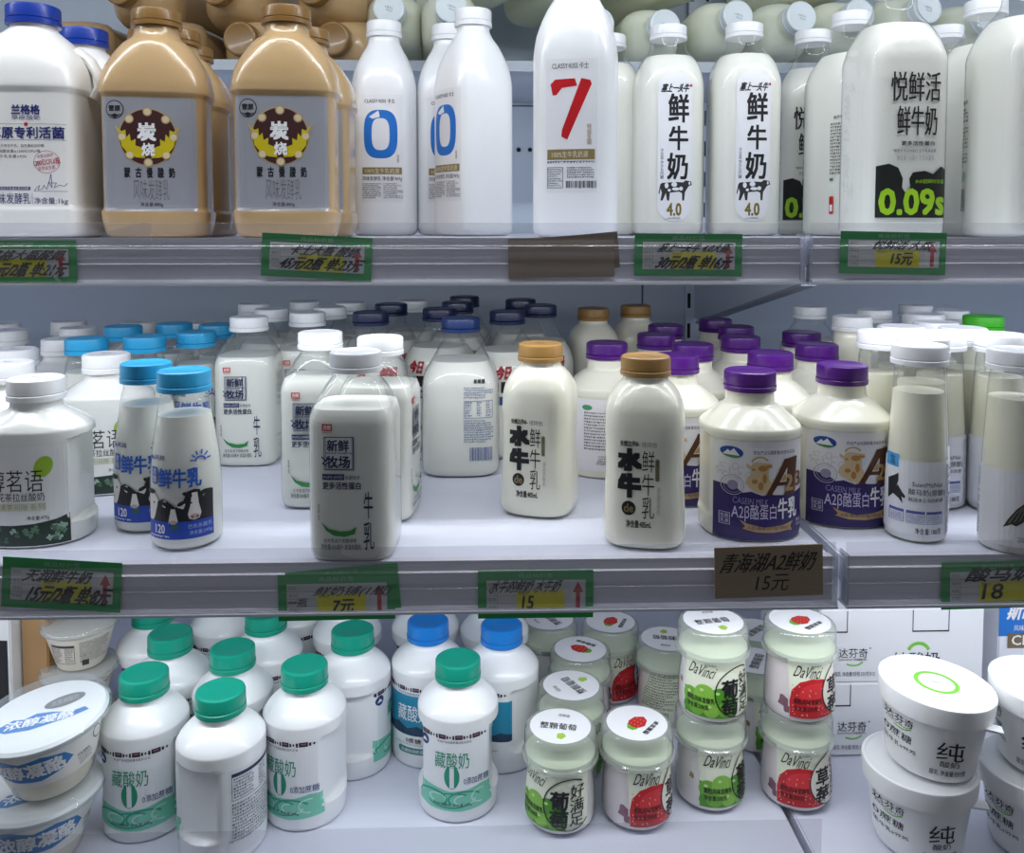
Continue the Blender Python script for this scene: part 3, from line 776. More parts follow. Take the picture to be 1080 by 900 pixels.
@product
def purple_bottle():
    r = root('milk_bottle')
    link('bottle_body', S_PUR.build('bottle_body', CREAM), r)
    add_cap(r, 20.2, 16, 111, mat('4E1478', 0.32, coat=0.2))
    A = Art(0.000144, 795, 745); A.R = 0.0392
    PU = mat('2F1E62', 0.4); LW = mat('ECEAEC', 0.35); BR = mat('5E3A22', 0.3, metal=0.3); GO = mat('BC9A62', 0.4)
    A.rrect(562, 205, 1038, 735, 25, LW, 0)
    A.poly([(564, 735), (1036, 735), (1036, 478), (960, 486), (900, 492), (840, 488), (790, 492), (730, 470), (690, 478), (660, 452), (610, 440), (564, 438)], PU)
    A.ell(640, 265, 51, 30, mat('1E4E9C', 0.4), 1, 28, 6); A.poly([(600, 280), (622, 252), (632, 262), (648, 244), (675, 282)], WHT, 2); A.poly([(598, 282), (678, 284), (660, 292), (620, 292)][::-1], mat('4B9A3C', 0.4), 3)
    A.text('农业产业化国家重点龙头企业', 740, 252, 968, 272, PU, 0.0)
    rd = random.Random(9)
    for k in range(18):
        x, y = rd.choice(((rd.uniform(590, 700), rd.uniform(330, 400)), (rd.uniform(700, 1030), rd.uniform(330, 470)))); A.arc(x, y, rd.uniform(9, 22), rd.uniform(8, 18), rd.uniform(0, 180), rd.uniform(200, 400), 1.6, mat('B7AEB4', 0.5), 1, 10)
    A.poly([(706, 320), (730, 335), (736, 320), (760, 312), (800, 318), (838, 322), (842, 340), (820, 352), (822, 400), (840, 430), (812, 478), (770, 480), (730, 455), (700, 425), (712, 395), (732, 375), (728, 352), (706, 340)][::-1], mat('D9BE92', 0.4), 2)
    for x, y, a, b in ((790, 345, 26, 16), (800, 400, 12, 26), (748, 415, 16, 12), (780, 440, 14, 22), (820, 335, 16, 7), (742, 352, 9, 6)): A.ell(x, y, a, b, mat('B98543', 0.4), 3, 14)
    for k in range(9): a = math.radians(200+16*k); A.ell(775+42*math.cos(a), 318+32*math.sin(a), 6, 5, mat('C9A24A', 0.4), 3, 8)
    A.arc(645, 440, 50, 52, 0, 360, 4, mat('BDB4C4', 0.4), 3, 36); A.arc(645, 440, 38, 40, 0, 360, 2, mat('BDB4C4', 0.4), 3, 30); A.ell(645, 440, 24, 26, mat('9D93B0', 0.4), 3, 20)
    A.poly([(790, 490), (808, 488), (898, 318), (905, 300), (975, 290), (983, 296), (970, 478), (985, 490), (905, 492), (915, 470), (918, 440), (868, 440), (842, 482), (850, 490)][::-1], BR, 4)
    A.poly([(880, 420), (918, 420), (922, 345)], LW, 5); A.poly([(885, 416), (914, 416), (917, 362)], GO, 5)
    A.text('2', 905, 382, 960, 472, GO, 0.04, 5); A.text('β', 962, 375, 1014, 476, mat('8A5A34', 0.35, metal=0.2), 0.03, 5); A.ell(1020, 450, 6, 9, GO, 4)
    LP = mat('D9D2EC', 0.4); A.text('CASEIN MILK', 645, 506, 822, 540, mat('9C90C4', 0.4), 0.0, rot=3); A.text('A2β酪蛋白', 640, 538, 866, 630, LP, 0.0); A.text('牛乳', 874, 508, 988, 620, WHT, 0.02)
    A.frame(588, 592, 634, 656, 2.5, LP, 2); A.text('优质\n乳源', 594, 600, 628, 648, LP, 0.0)
    A.poly([(676, 622), (712, 640), (800, 660), (900, 652), (962, 636), (946, 662), (958, 688), (930, 682), (850, 690), (760, 686), (690, 668), (704, 656)][::-1], GO, 2); A.text('A2β-酪蛋白0.9g/100ml', 715, 650, 932, 678, PU, 0.0, 3, rot=1)
    A.text('净含量\n500mL', 984, 630, 1020, 672, LP, 0.0)
    # back: text block and code
    A.seg = 1
    bx = 795+104/0.144
    A.rrect(bx-215, 215, bx+215, 690, 15, LW, 0); A.micro(bx-140, 300, bx+190, 560, 13, INK, seed=14, fill=0.5); A.ell(bx-120, 270, 36, 18, mat('4B9A6C', 0.4))
    A.micro(bx-40, 590, bx+160, 650, 4, INK, seed=15)
    A.attach(S_PUR.map, r)
    return r
S_HORSE = Surf([(0, 18.5, 18.5, 2), (1.5, 21.2, 21.2, 2), (6, 22.6, 22.6, 2), (40, 22.4, 22.4, 2), (70, 21.2, 21.2, 2), (100, 19.6, 19.6, 2), (120, 18.6, 18.6, 2), (128, 18.2, 18.2, 2), (132, 17.4, 17.4, 2), (138, 17.2, 17.2, 2)])
def horse(variant):
    r = root('yogurt_bottle')
    link('bottle_shell', S_HORSE.build('bottle_shell', PET), r)
    link('milk', S_HORSE.build('milk', mat('F4F1DC', 0.35, noise=0.03), z1=0.114, ins=0.0007), r)
    add_cap(r, 20.4, 15.5, 134.5, mat('ECEDF0', 0.35), ribd=0.15)
    A = Art(0.0001205, 262, 812); A.R = 0.0225
    BX = mat('5A62A8', 0.45)
    if variant == 0:
        A.rect(-330, 290, 850, 790, mat('E6E7EC', 0.4), 0)
        A.rect(72, 262, 128, 345, mat('4BA0D8', 0.4)); A.vtext('牧场', 90, 275, 112, 335, mat('173A66', 0.5))
        A.poly([(85, 560), (84, 430), (110, 400), (128, 380), (128, 430), (118, 470), (125, 455), (150, 500), (164, 518), (160, 535), (145, 525), (152, 570), (130, 540), (105, 520)], mat('2A2A2E', 0.5))
        A.text('SuanMaNai', 198, 420, 378, 448, mat('4A4440', 0.5), 0.0); A.text('酸马奶(原酿)', 180, 464, 398, 508, INK, 0.0); A.text('甄选本土马奶奶源', 180, 520, 385, 545, INK, 0.01)
        for i, (x0, x1) in enumerate(((90, 158), (170, 274), (284, 382))): A.frame(x0, 604, x1, 684, 2.5, BX); A.rect(x0, 604, x1, 622, BX); A.micro(x0+8, 630, x1-8, 680, 4, BX, seed=20+i)
        A.text('净含量:188克', 218, 710, 378, 750, INK, 0.01); A.micro(410, 320, 500, 760, 26, INK, seed=22); A.line([(404, 310), (404, 760)], 1.5, GREY)
    else:
        A.rect(-330, 290, 850, 790, mat('DCDCDF', 0.4), 0)
        A.rect(200, 300, 238, 362, mat('4B94B8', 0.4)); A.ell(219, 331, 16, 17, RED, 2, 18)
        HS = mat('3B3634', 0.5)
        A.poly([(110, 640), (125, 590), (160, 520), (210, 470), (262, 455), (320, 470), (330, 540), (280, 520), (230, 545), (190, 600), (160, 625), (140, 615)][::-1], HS)
        for k in range(6): A.line([(130+k*22, 610-k*10), (160+k*20, 540-k*8), (215+k*14, 485)], 3, mat('8E8884', 0.5), 2)
        A.seg = 0; A.text('2071', 165, 690, 230, 720, GREY, 0.0)
        A.seg = 1; A.micro(-200, 320, -20, 760, 22, INK, seed=23)
    A.attach(S_HORSE.map, r)
    return r
@product
def horse_bottle(): return horse(0)
@product
def tail_bottle(): return horse(1)
@product
def opaque_white():
    r = root('milk_bottle')
    link('bottle_body', S_HORSE.build('bottle_body', CREAM), r)
    add_cap(r, 19.6, 15, 134.5, mat('ECEDF0', 0.35), ribd=0.2)
    return r
@product
def green_cap_bottle():
    r = root('milk_bottle')
    link('bottle_body', S_HORSE.build('bottle_body', CREAM), r)
    add_cap(r, 19.2, 15, 134.5, mat('3FB81E', 0.4), ribd=0.2)
    return r
S_NAVY = Surf([(0, 32, 32, 3.4), (2, 36, 36, 3.8), (8, 38.2, 38.2, 4), (50, 38, 38, 4), (86, 37.6, 37.6, 4), (97, 35.5, 35.5, 3.6), (112, 27.5, 27.5, 3), (124, 20.5, 20.5, 2.4), (129, 17.5, 17.5, 2), (140, 16.8, 16.8, 2)])
def navy(back):
    r = root('milk_bottle')
    link('bottle_shell', S_NAVY.build('bottle_shell', PET), r)
    link('milk', S_NAVY.build('milk', MILK, z1=0.110, ins=0.0008), r)
    add_cap(r, 19.0, 14, 137, mat('14306A' if back else '101C46', 0.35, coat=0.2))
    if back:
        A = Art(0.00038, 160, 519)
        IB = mat('39549A', 0.45)
        A.text('新希望', 195, 268, 223, 279, INK, 0.03); A.micro(170, 288, 246, 318, 5, IB, seed=30); A.frame(171, 322, 244, 366, 1.2, IB); A.micro(174, 325, 190, 364, 6, IB, seed=31); A.micro(202, 325, 214, 364, 6, IB, seed=32); A.micro(226, 325, 240, 364, 6, IB, seed=33)
        A.micro(170, 371, 246, 430, 10, IB, seed=34); A.barcode(184, 440, 243, 474, IB, seed=6)
    else:
        A = Art(0.00038, 160, 519)
        RB = mat('A8202C', 0.5); A.text('今日', 100, 262, 140, 300, RB, 0.05, shear=0.2); A.text('鲜奶', 178, 262, 226, 304, RB, 0.05, shear=0.2); A.rect(112, 305, 152, 335, INK, 1); A.rect(150, 312, 190, 345, mat('E2A7A4', 0.5), 1); A.rect(190, 305, 220, 340, INK)
        A.rect(108, 345, 214, 368, mat('24487E', 0.5)); A.text('巴氏杀菌乳', 116, 350, 206, 363, WHT); A.text('牛乳', 140, 400, 185, 425, INK, 0.02); A.text('净含量:450ml', 130, 445, 200, 458, INK)
    A.attach(S_NAVY.map, r)
    return r
@product
def navy_front(): return navy(False)
@product
def navy_back(): return navy(True)

# ------------------------------------------------------------------ products: bottom shelf
S_TEAL = Surf([(0, 31, 31, 2), (1.5, 34, 34, 2), (16, 35, 35, 2), (19, 35, 35, 2, 34), (23, 35, 35, 2, 28.5), (27, 35, 35, 2, 28), (75, 35, 35, 2, 28), (78, 35, 35, 2, 29.5), (81, 35, 35, 2), (87, 35, 35, 2), (90, 33.8, 33.8, 2), (96, 29, 29, 2), (102, 22, 22, 2), (105, 18, 18, 2), (110, 17.3, 17.3, 2)])
def band(A, y, m, x0, x1, u=0.19):
    x = x0; k = 0
    while x < x1:
        A.rect(x, y-6, x+8, y+12, m); A.rect(x+12, y-8, x+44, y+12, m); A.rect(x+18, y-3, x+38, y+3, mat('8A6A7E', 0.5), 2); A.rect(x+47, y-4, x+55, y+10, m)
        A.rect(x+59, y+1, x+69, y+4, m); A.rect(x+62, y-3, x+66, y+8, m); x += 74
def teal(kind):
    r = root('yogurt_bottle')
    link('bottle_body', S_TEAL.build('bottle_body', HDPE), r)
    add_cap(r, 19.7, 17, 109, mat('0E947C' if kind == 0 else '1478CC', 0.35, coat=0.15))
    A = Art(0.00019, 424, 872); A.R = 0.035
    DP = mat('35202E', 0.5); TG = mat('1F9A78', 0.45); BK = mat('2C3452', 0.5)
    A.rrect(262, 455, 586, 812, 8, mat('EDF0F3', 0.35), 0)
    band(A, 474, DP, 270, 500); A.text('农业产业化国家重点龙头企业', 350, 492, 500, 503, BK, 0.0)
    if kind == 0:
        A.ell(292, 512, 18, 24, mat('1D3C78', 0.4), 1, 20); A.poly([(280, 520), (290, 502), (304, 520)], WHT, 2)
        A.text('藏酸奶', 338, 545, 490, 618, TG, 0.005)
        A.ell(414, 656, 34, 54, TG, 1, 30); A.rect(404, 606, 424, 706, mat('EDF0F3', 0.35), 2); A.ell(414, 656, 10, 46, mat('EDF0F3', 0.35), 3, 20)
        A.text('0添加蔗糖', 466, 660, 570, 692, mat('2A3F7C', 0.5), 0.01)
        L1, L2, L3 = mat('7CCDB2', 0.4), mat('2FA587', 0.4), mat('B8E3D4', 0.4)
        A.poly([(266, 800), (320, 810), (460, 812), (582, 800), (582, 706), (540, 700), (480, 716), (400, 722), (330, 708), (266, 700)], L1)
        for k, (cx, cy, rx, ry, a0, a1, w) in enumerate(((330, 760, 60, 34, 180, 400, 9), (350, 756, 36, 18, 120, 380, 7), (470, 760, 70, 36, 150, 330, 8), (470, 762, 44, 22, 0, 260, 7), (400, 775, 90, 22, 10, 170, 6), (540, 752, 40, 30, 90, 280, 7), (420, 745, 60, 14, 200, 340, 6))):
            A.arc(cx, cy, rx, ry, a0, a1, w, L2 if k % 2 == 0 else L3, 2, 18)
        A.text('风味发酵乳 净含量:400g', 330, 776, 500, 792, BK, 0.0, 3)
    else:
        A.rect(268, 508, 580, 700, mat('1E8CB0', 0.4)); A.poly([(268, 705), (580, 705), (580, 672), (540, 660), (500, 680), (450, 655), (400, 672), (350, 648), (300, 668), (268, 660)], mat('1F3C58', 0.5), 2)
        A.text('藏酸奶', 345, 555, 510, 635, WHT, 0.005, 3); A.text('0蔗糖', 390, 718, 470, 742, mat('5C4A3C', 0.5), 0.02); A.micro(330, 748, 530, 756, 1, GREY)
        A.rrect(345, 766, 500, 798, 15, mat('2F7F7C', 0.4)); A.text('青藏牧场奶源', 362, 773, 484, 791, WHT, 0.0)
    # back panel
    A.seg = 1
    bx = 424+95.7/0.19
    A.rrect(bx-150, 470, bx+150, 835, 8, mat('E4E6EA', 0.35), 0); A.frame(bx-140, 485, bx+140, 600, 2, BK); A.rect(bx-140, 485, bx+140, 500, BK); A.micro(bx-132, 506, bx-40, 596, 7, BK, seed=41); A.micro(bx-10, 506, bx+40, 596, 7, BK, seed=42); A.micro(bx+80, 506, bx+130, 596, 7, BK, seed=43)
    A.micro(bx-140, 612, bx+140, 780, 12, BK, seed=44)
    A.attach(S_TEAL.map, r)
    return r
@product
def teal_bottle(): return teal(0)
@product
def azure_bottle(): return teal(1)
S_JAR = Surf([(0, 22, 22, 2), (1.5, 26, 26, 2), (5, 29, 29, 2), (12, 29.8, 29.8, 2), (30, 29, 29, 2), (44, 27.4, 27.4, 2), (52, 26.6, 26.6, 2), (58, 26.6, 26.6, 2)])
def jar(straw):
    r = root('yogurt_jar')
    link('jar_body', S_JAR.build('jar_body', JAR), r)
    y = link('yogurt', S_JAR.build('yogurt', mat('EFEDEA' if not straw else 'EDE4E6', 0.35, noise=0.02), z1=0.050, ins=0.0008), r)
    V, Fc = lathe([(27.6, 55.5), (29.2, 56.2), (29.4, 59), (27, 60), (0.02, 60)], 48)
    link('foil_seal', mesh('foil_seal', V, Fc, [mat('DFE9D2', 0.35)]), r)
    V, Fc = lathe([(31.0, 53.5), (32.4, 54.2), (32.4, 56.5), (31.2, 57.5), (30.6, 61), (30.2, 74), (29.8, 76.5), (28.6, 78), (26.5, 78.4), (0.02, 78.4)], 56)
    lid = link('lid', mesh('lid', V, Fc, [FROST]), r)
    V, Fc = lathe([(30.0, 72.0), (29.9, 60.8), (30.3, 60.8), (30.5, 72.0)], 56)
    G, RD = mat('6FAE35', 0.45), mat('C4242C', 0.45)
    T = Art(0.001, 0, 0)
    T.ell(0, 0, 25.8, 25.8, mat('F1F2F4', 0.4), 0, 40)
    if straw:
        T.poly([(-8, -4), (-2, -7), (6, -6), (11, 0), (8, 5), (0, 8), (-5, 6), (-9, 2)][::-1], RD); T.poly([(-12, -2), (-6, -6), (-8, 0), (-7, 6), (-12, 3)], G, 2); T.text('整颗草莓', -10, 11, 12, 16, INK, 0.02)
        for k in range(9): T.ell(-4+(k % 3)*4.5, -3+(k//3)*3.4, 0.5, 0.8, mat('E8C070', 0.5), 3, 6)
    else:
        T.text('整颗葡萄', -17, -3, 14, 6, INK, 0.015, rot=-6); T.poly([(0, 12), (5, 10), (8, 14), (5, 19), (1, 18)][::-1], mat('A8CC4A', 0.4)); T.text('达芬奇', -5, -17, 5, -13, INK, 0.0)
    T.attach(top_map(0.0784, 0.25), r, 0, 'lid_label', 'lid_print')
    A = Art(0.00022, 246, 640+230-120)   # units of the zoomed upper jar; base at y=460
    A.yb = 462
    PG = mat('E7ECD6', 0.4)
    A.rrect(118, 202, 425, 430, 12, PG, 0)
    GL = [mat(c, 0.4) for c in ('6FAE35', '86BE48', '4F9428')]
    if straw:
        rd = random.Random(5)
        pts = [(120, 432), (302, 432), (330, 415), (330, 360), (300, 310), (250, 282), (205, 278), (160, 292), (128, 325), (118, 370)]
        A.poly(pts, RD); A.ell(225, 340, 70, 46, mat('D8343A', 0.4), 2, 26)
        for k in range(44): A.ell(rd.uniform(130, 315), rd.uniform(300, 422), 2.2, 3.2, mat('E8A890', 0.5), 3, 6)
    else:
        A.poly([(118, 430), (330, 430), (330, 340), (250, 350), (160, 340), (118, 330)], GL[2])
        for i, (x, y, q) in enumerate(((150, 360, 36), (205, 345, 42), (262, 350, 38), (175, 395, 32), (232, 398, 32), (136, 402, 22), (290, 395, 34))): A.ell(x, min(y, 428-q), q, q, GL[i % 3], 2+(i % 2), 20)
        for x, y in ((195, 325), (142, 345), (255, 332), (225, 385)): A.ell(x, y, 8, 6, mat('B9DC84', 0.4), 4, 10)
    A.text('DaVinci', 146, 232, 246, 276, INK, 0.0, shear=0.18, rot=4); A.text('达芬奇®', 205, 222, 250, 236, INK, 0.0)
    A.text('颗粒风味发酵乳', 134, 352, 244, 374, mat('1F3A14' if not straw else '5A1014', 0.5), 0.02, 5); A.text('净含量:200克', 134, 380, 222, 400, mat('1F3A14' if not straw else '5A1014', 0.5), 0.02, 5)
    if straw: A.ell(342, 335, 95, 92, mat('EDE6DA', 0.4), 4, 36)
    A.arc(342, 335, 97, 94, 40, 300, 4.5, INK, 5)
    A.vtext('草莓' if straw else '葡萄', 268, 282, 340, 418, INK, 0.035, 5, 0.02); A.vtext('好满足', 344, 262, 402, 412, INK, 0.012, 5, 0.03)
    # back text
    A.seg = 1; bx = 246+92/0.22; A.rrect(bx-85, 205, bx+85, 430, 8, PG, 0); A.micro(bx-78, 215, bx+78, 380, 14, mat('2F4030', 0.5), seed=50); A.barcode(bx-30, 388, bx+60, 420, INK)
    # clip anything that sits below the paper's edge
    for i, v in enumerate(A.V): A.V[i] = (v[0], max(v[1], (462-430)*0.00022), v[2])
    A.attach(S_JAR.map, r, 0.003)
    if True:
        c = mat('8A5E70' if straw else '9A8560', 0.5)
        V2, F2 = [], []
        rd = random.Random(3)
        for cu, cz, rr in ((-0.034, 0.018, 0.006), (-0.030, 0.012, 0.004)) if straw else ((-0.036, 0.030, 0.003),):
            n0 = len(V2); V2.append(S_JAR.map(cu, cz, 0.0002))
            for k in range(12):
                a = 2*math.pi*k/12; q = rr*rd.uniform(0.6, 1.1); V2.append(S_JAR.map(cu+q*math.cos(a), cz+q*math.sin(a), 0.0001-0.0007))
            F2 += [(n0, n0+1+k, n0+1+(k+1) % 12) for k in range(12)]
        link('fruit_piece', mesh('fruit_piece', V2, F2, [c]), r)
    return r
@product
def grape_jar(): return jar(False)
@product
def strawberry_jar(): return jar(True)

S_TUB = Surf([(0, 30, 30, 2), (1.5, 32.5, 32.5, 2), (4, 33.5, 33.5, 2), (27, 36.5, 36.5, 2), (49, 39.5, 39.5, 2), (54, 40, 40, 2)])
def tub(ring):
    r = root('yogurt_tub')
    link('tub_body', S_TUB.build('tub_body', mat('F0F1F2', 0.35)), r)
    V, Fc = lathe([(41.6, 49), (42.9, 49.5), (44.0, 63), (43.6, 64.7), (42.5, 65.5), (41.2, 65.5), (40.4, 64.7), (39, 64.4), (0.02, 64.4)], 64)
    lid = link('lid', mesh('lid', V, Fc, [mat('F4F5F6', 0.35)]), r)
    V, Fc = [], []; box(V, Fc, 0.030, -0.028, 0.048, 0.045, -0.018, 0.0495)
    link('pull_tab', mesh('pull_tab', V, Fc, [mat('E8E9EA', 0.35)], smooth=False), lid)
    if ring:
        T = Art(0.001, 0, 0); n = 48; GR = mat('7CC844', 0.45); o = [(17*math.cos(2*math.pi*i/n), 17*math.sin(2*math.pi*i/n)) for i in range(n)]; q = [(x*0.80, y*0.80) for x, y in o]
        for i in range(n): j = (i+1) % n; T.poly([o[i], q[i], q[j], o[j]][::-1], GR)
        T.text('纯酸奶', -4, -1.5, 4, 1.5, GR, 0.0)
        T.attach(top_map(0.0644), lid, 0, 'lid_label', 'lid_print')
    A = Art(0.00021, 398, 673); A.sy = 0.000182; A.R = 0.038
    GR = mat('7CC844', 0.45)
    A.text('达芬奇', 222, 428, 312, 464, INK, 0.012); A.text('DAVINCI', 228, 467, 306, 475, INK, 0.0); A.arc(270, 462, 34, 24, 25, 120, 5, GR)
    A.text('0蔗糖', 222, 500, 312, 538, INK, 0.0); A.text('生牛乳≥99.9%', 222, 556, 330, 578, INK, 0.0)
    A.text('纯', 395, 472, 490, 560, INK, 0.01); A.text('酸奶', 410, 562, 478, 590, INK, 0.0); A.text('酸乳 净含量:250克', 378, 606, 503, 632, INK, 0.0)
    A.seg = 1; bx = 398+99/0.21; A.micro(bx-120, 440, bx+40, 520, 6, INK, seed=61); A.frame(bx-120, 530, bx+60, 630, 2, INK); A.micro(bx-110, 540, bx+50, 625, 6, INK, seed=62)
    A.attach(S_TUB.map, r)
    return r
@product
def ring_tub(): return tub(True)
@product
def plain_tub(): return tub(False)
S_CUP = Surf([(0, 26, 26, 2), (1.5, 28, 28, 2), (6, 30, 30, 2), (30, 37, 37, 2), (50, 43, 43, 2), (54, 44, 44, 2)])
@product
def jelly_cup():
    r = root('yogurt_cup')
    link('cup_body', S_CUP.build('cup_body', JAR), r)
    link('yogurt', S_CUP.build('yogurt', mat('EFE9D6', 0.35, noise=0.05, nscale=15), z1=0.046, ins=0.0008), r)
    V, Fc = lathe([(43.5, 50), (46.5, 51), (46.8, 52.5), (45.5, 53.5), (44.5, 54.5), (0.02, 54.5)], 56)
    link('film_lid', mesh('film_lid', V, Fc, [mat('EDEEEE', 0.35)]), r)
    V, Fc = lathe([(47.0, 49), (48.2, 50), (48.6, 53), (47.2, 55), (46.4, 59.5), (45.8, 60.2), (0.02, 60.2)], 56)
    link('clear_lid', mesh('clear_lid', V, Fc, [LIDC]), r)
    BL = mat('2C7CC4', 0.4)
    T = Art(0.001, 0, 0)
    T.poly([(-32, 8), (-22, 0), (-14, 2), (-6, -3), (6, -1), (20, 4), (30, 1), (34, 6), (20, 12), (-6, 18), (-24, 16), (-30, 12)], BL); T.text('浓醇凝酪', -26, 2, 24, 13, WHT, 0.03); T.ell(12, -14, 15, 8, mat('77797B', 0.5), 1, 24, -15)
    T.text('冰淇淋酸奶', 2, -18, 22, -10, mat('B4B6B8', 0.5), 0.0, rot=-15)
    T.attach(top_map(0.0545, 0.15), r, 0, 'lid_label', 'lid_print')
    A = Art(0.0002, 0, 0)
    A.yb = 0
    A.rect(-260, -245, 330, -85, mat('F0EFEA', 0.4), 0)
    A.poly([(-190, -185), (-160, -215), (-90, -222), (-20, -205), (60, -222), (140, -205), (165, -170), (120, -135), (40, -110), (-60, -112), (-140, -130), (-180, -150)][::-1], BL)
    A.text('浓醇凝酪', -150, -200, 135, -130, WHT, 0.04, rot=-2)
    A.text('风味发酵乳', 175, -160, 235, -145, INK, 0.0); A.micro(175, -140, 240, -100, 4, GREY, seed=71)
    A.arc(290, -190, 26, 30, 0, 360, 4, INK)
    A.attach(S_CUP.map, r)
    return r
@product
def text_cup():
    r = root('yogurt_cup')
    link('cup_body', S_CUP.build('cup_body', mat('D6D0C4', 0.4)), r)
    V, Fc = lathe([(43.5, 50), (47.5, 51), (48.0, 53.5), (46.5, 55), (45.5, 60), (44, 61), (0.02, 61)], 56)
    link('clear_lid', mesh('clear_lid', V, Fc, [clear('cup_lid_smoke', (0.8, 0.8, 0.8), 0.08, 1.45, 0.25)]), r)
    A = Art(0.0002, 0, 0)
    A.yb = 0
    DK = mat('3A3836', 0.5)
    A.frame(-180, -200, -20, -60, 3, DK); A.rect(-180, -200, -20, -182, DK); A.micro(-172, -176, -100, -64, 8, DK, seed=75); A.micro(-80, -176, -30, -64, 8, DK, seed=76)
    A.micro(10, -215, 210, -60, 11, DK, seed=77); A.rect(20, -80, 60, -40, DK)
    A.attach(S_CUP.map, r)
    return r

# ------------------------------------------------------------------ price tags behind the clear rails
GRN, TAGW, YEL, ARW = mat('20A04C', 0.4), mat('D6D8D8', 0.45), mat('E6DC1A', 0.4), mat('C43A40', 0.45)
HAND = mat('17171B', 0.5)
def price_tag(px, py, yf, rot, lines, label, w=0.084, h=0.033, lift=0.0023, tiltback=0, size=1.0):
    p = on_y(px, py, yf+lift)
    r = empty('price_tag', p); r.rotation_euler = (math.radians(-tiltback), math.radians(rot), 0)
    tag(r, label, 'price tag', 'green and yellow price tags in the rails')
    link('card', box_mesh('card', [(-w/2, 0, -h/2, w/2, 0.0003, h/2)], GRN), r)
    A = Art(w/120, 60, 47*h/w*60/47 if 0 else 60*h/w)
    H = 120*h/w
    A.rect(9, 0.20*H, 112, 0.84*H, TAGW)
    A.text('商品标价签', 42, 0.05*H, 78, 0.15*H, mat('9CC9A8', 0.5), 0.0)
    for k in (0.36, 0.52, 0.68): A.rect(9, k*H, 40, k*H+0.4, GREY, 2)
    A.rect(20, 0.36*H, 20.4, 0.84*H, GREY, 2)
    for k, s in ((0.24, '商品名'), (0.41, '单位'), (0.56, '规格'), (0.72, '产地')): A.text(s, 11, k*H, 19, (k+0.08)*H, GREY, 0.0)
    A.rect(40, 0.42*H, 90, 0.84*H, YEL, 2); A.text('零售价', 42, 0.44*H, 53, 0.51*H, mat('8A8420', 0.5), 0.0, 3)
    A.rect(96.5, 0.22*H, 111, 0.82*H, mat('DEDFE0', 0.45), 2); A.poly([(104, 0.24*H), (98.5, 0.46*H), (101.8, 0.46*H), (101.8, 0.80*H), (106.2, 0.80*H), (106.2, 0.46*H), (109.5, 0.46*H)][::-1][::-1], ARW, 3)
    for t, x0, y0, x1, y1, b in lines: A.text(t, x0, y0*H, x1, y1*H, HAND, b, 4, 0.12)
    A.attach(plane_map(), r, 0, 'print', 'tag_print')
    return r
price_tag(18, 276.5, YT, 0, [('兰格格大瓶酸奶', 20, .22, 108, .46, .03), ('42元/2瓶 单:21元', 30, .5, 110, .84, .03)], 'green price tag under the white blue-capped jugs, torn tape hanging from it', w=0.089)
price_tag(334, 271, YT, 3, [('卡士大瓶 酸奶', 32, .24, 106, .48, .03), ('45元/2瓶 单:23元', 22, .50, 110, .82, .03)], 'green price tag under the second tan jug, tilted, reading 45 yuan for two')
price_tag(726, 269, YT, 0.5, [('塞上一头牛 4.0大瓶', 28, .22, 106, .44, .03), ('30元/2瓶 单16元', 26, .50, 108, .84, .03)], 'green price tag under the cow-print bottles with oval labels')
price_tag(942, 267, YT, 1.2, [('悦鲜活 大瓶', 38, .20, 104, .42, .03), ('15元', 58, .48, 82, .78, .03)], 'green price tag of 15 yuan on the short top shelf section')
price_tag(65, 617, YM, 4, [('天润鲜牛奶', 24, .20, 90, .46, .03), ('15元/2瓶 单:8元', 28, .5, 110, .88, .03)], 'green price tag under the two cow bottles with sky blue caps', w=0.083, h=0.036)
price_tag(355, 630, YM, -0.5, [('鲜奶铺(1瓶)', 38, .26, 116, .50, .012), ('7元', 56, .54, 78, .84, .03), ('一瓶', 10, .5, 30, .7, 0)], 'green price tag of 7 yuan lying over a second tag', w=0.083, h=0.0335)
r2 = price_tag(362, 623, YM, -4.5, [], 'blank green price card tucked askew behind the 7 yuan tag', w=0.080, h=0.033, lift=0.0030)
for c in list(r2.children):
    if c.name.startswith('print'):
        for g in list(c.children): bpy.data.objects.remove(g)
        bpy.data.objects.remove(c)
price_tag(565, 627, YM, 0, [('水牛的鲜奶 水牛奶', 14, .18, 86, .46, .012), ('15', 46, .52, 58, .80, .03)], 'green price tag of 15 yuan under the tan-capped buffalo milk', w=0.083, h=0.035)
price_tag(1052, 617, YM, -1, [('酸马奶', 28, .12, 100, .42, .03), ('18', 44, .46, 66, .80, .02)], 'green price tag of 18 yuan under the horse milk bottles', w=0.083, h=0.035)
def cardboard(px, py, yf, rot, w, h, lines, label, lift, front=False):
    p = on_y(px, py, yf+lift); r = empty('cardboard_sign', p); r.rotation_euler = (0, math.radians(rot), 0)
    tag(r, label, 'sign')
    CB = mat('9A8670', 0.7, noise=0.18, nscale=60, stretch=(1, 1, 12), bump=0.15)
    link('card', box_mesh('card', [(-w/2, 0, -h/2, w/2, 0.0012, h/2)], CB), r)
    if not lines:
        q = link('card_back', box_mesh('card_back', [(-w/2+0.004, 0.0014, -h/2+0.004, w/2+0.004, 0.0022, h/2+0.001)], mat('8A7762', 0.7, noise=0.15, nscale=60)), r); q.rotation_euler = (0, math.radians(-4), 0)
    if lines:
        A = Art(w/120, 60, 60*h/w); H = 120*h/w
        for t, x0, y0, x1, y1, b in lines: A.text(t, x0, y0*H, x1, y1*H, HAND, b, 2, 0.1)
        A.attach(plane_map(), r, 0, 'print', 'handwriting')
    return r
cardboard(592, 272, YT, -1.0, 0.082, 0.031, [], 'blank brown cardboard pieces slid into the top rail under the red seven', 0.0020)
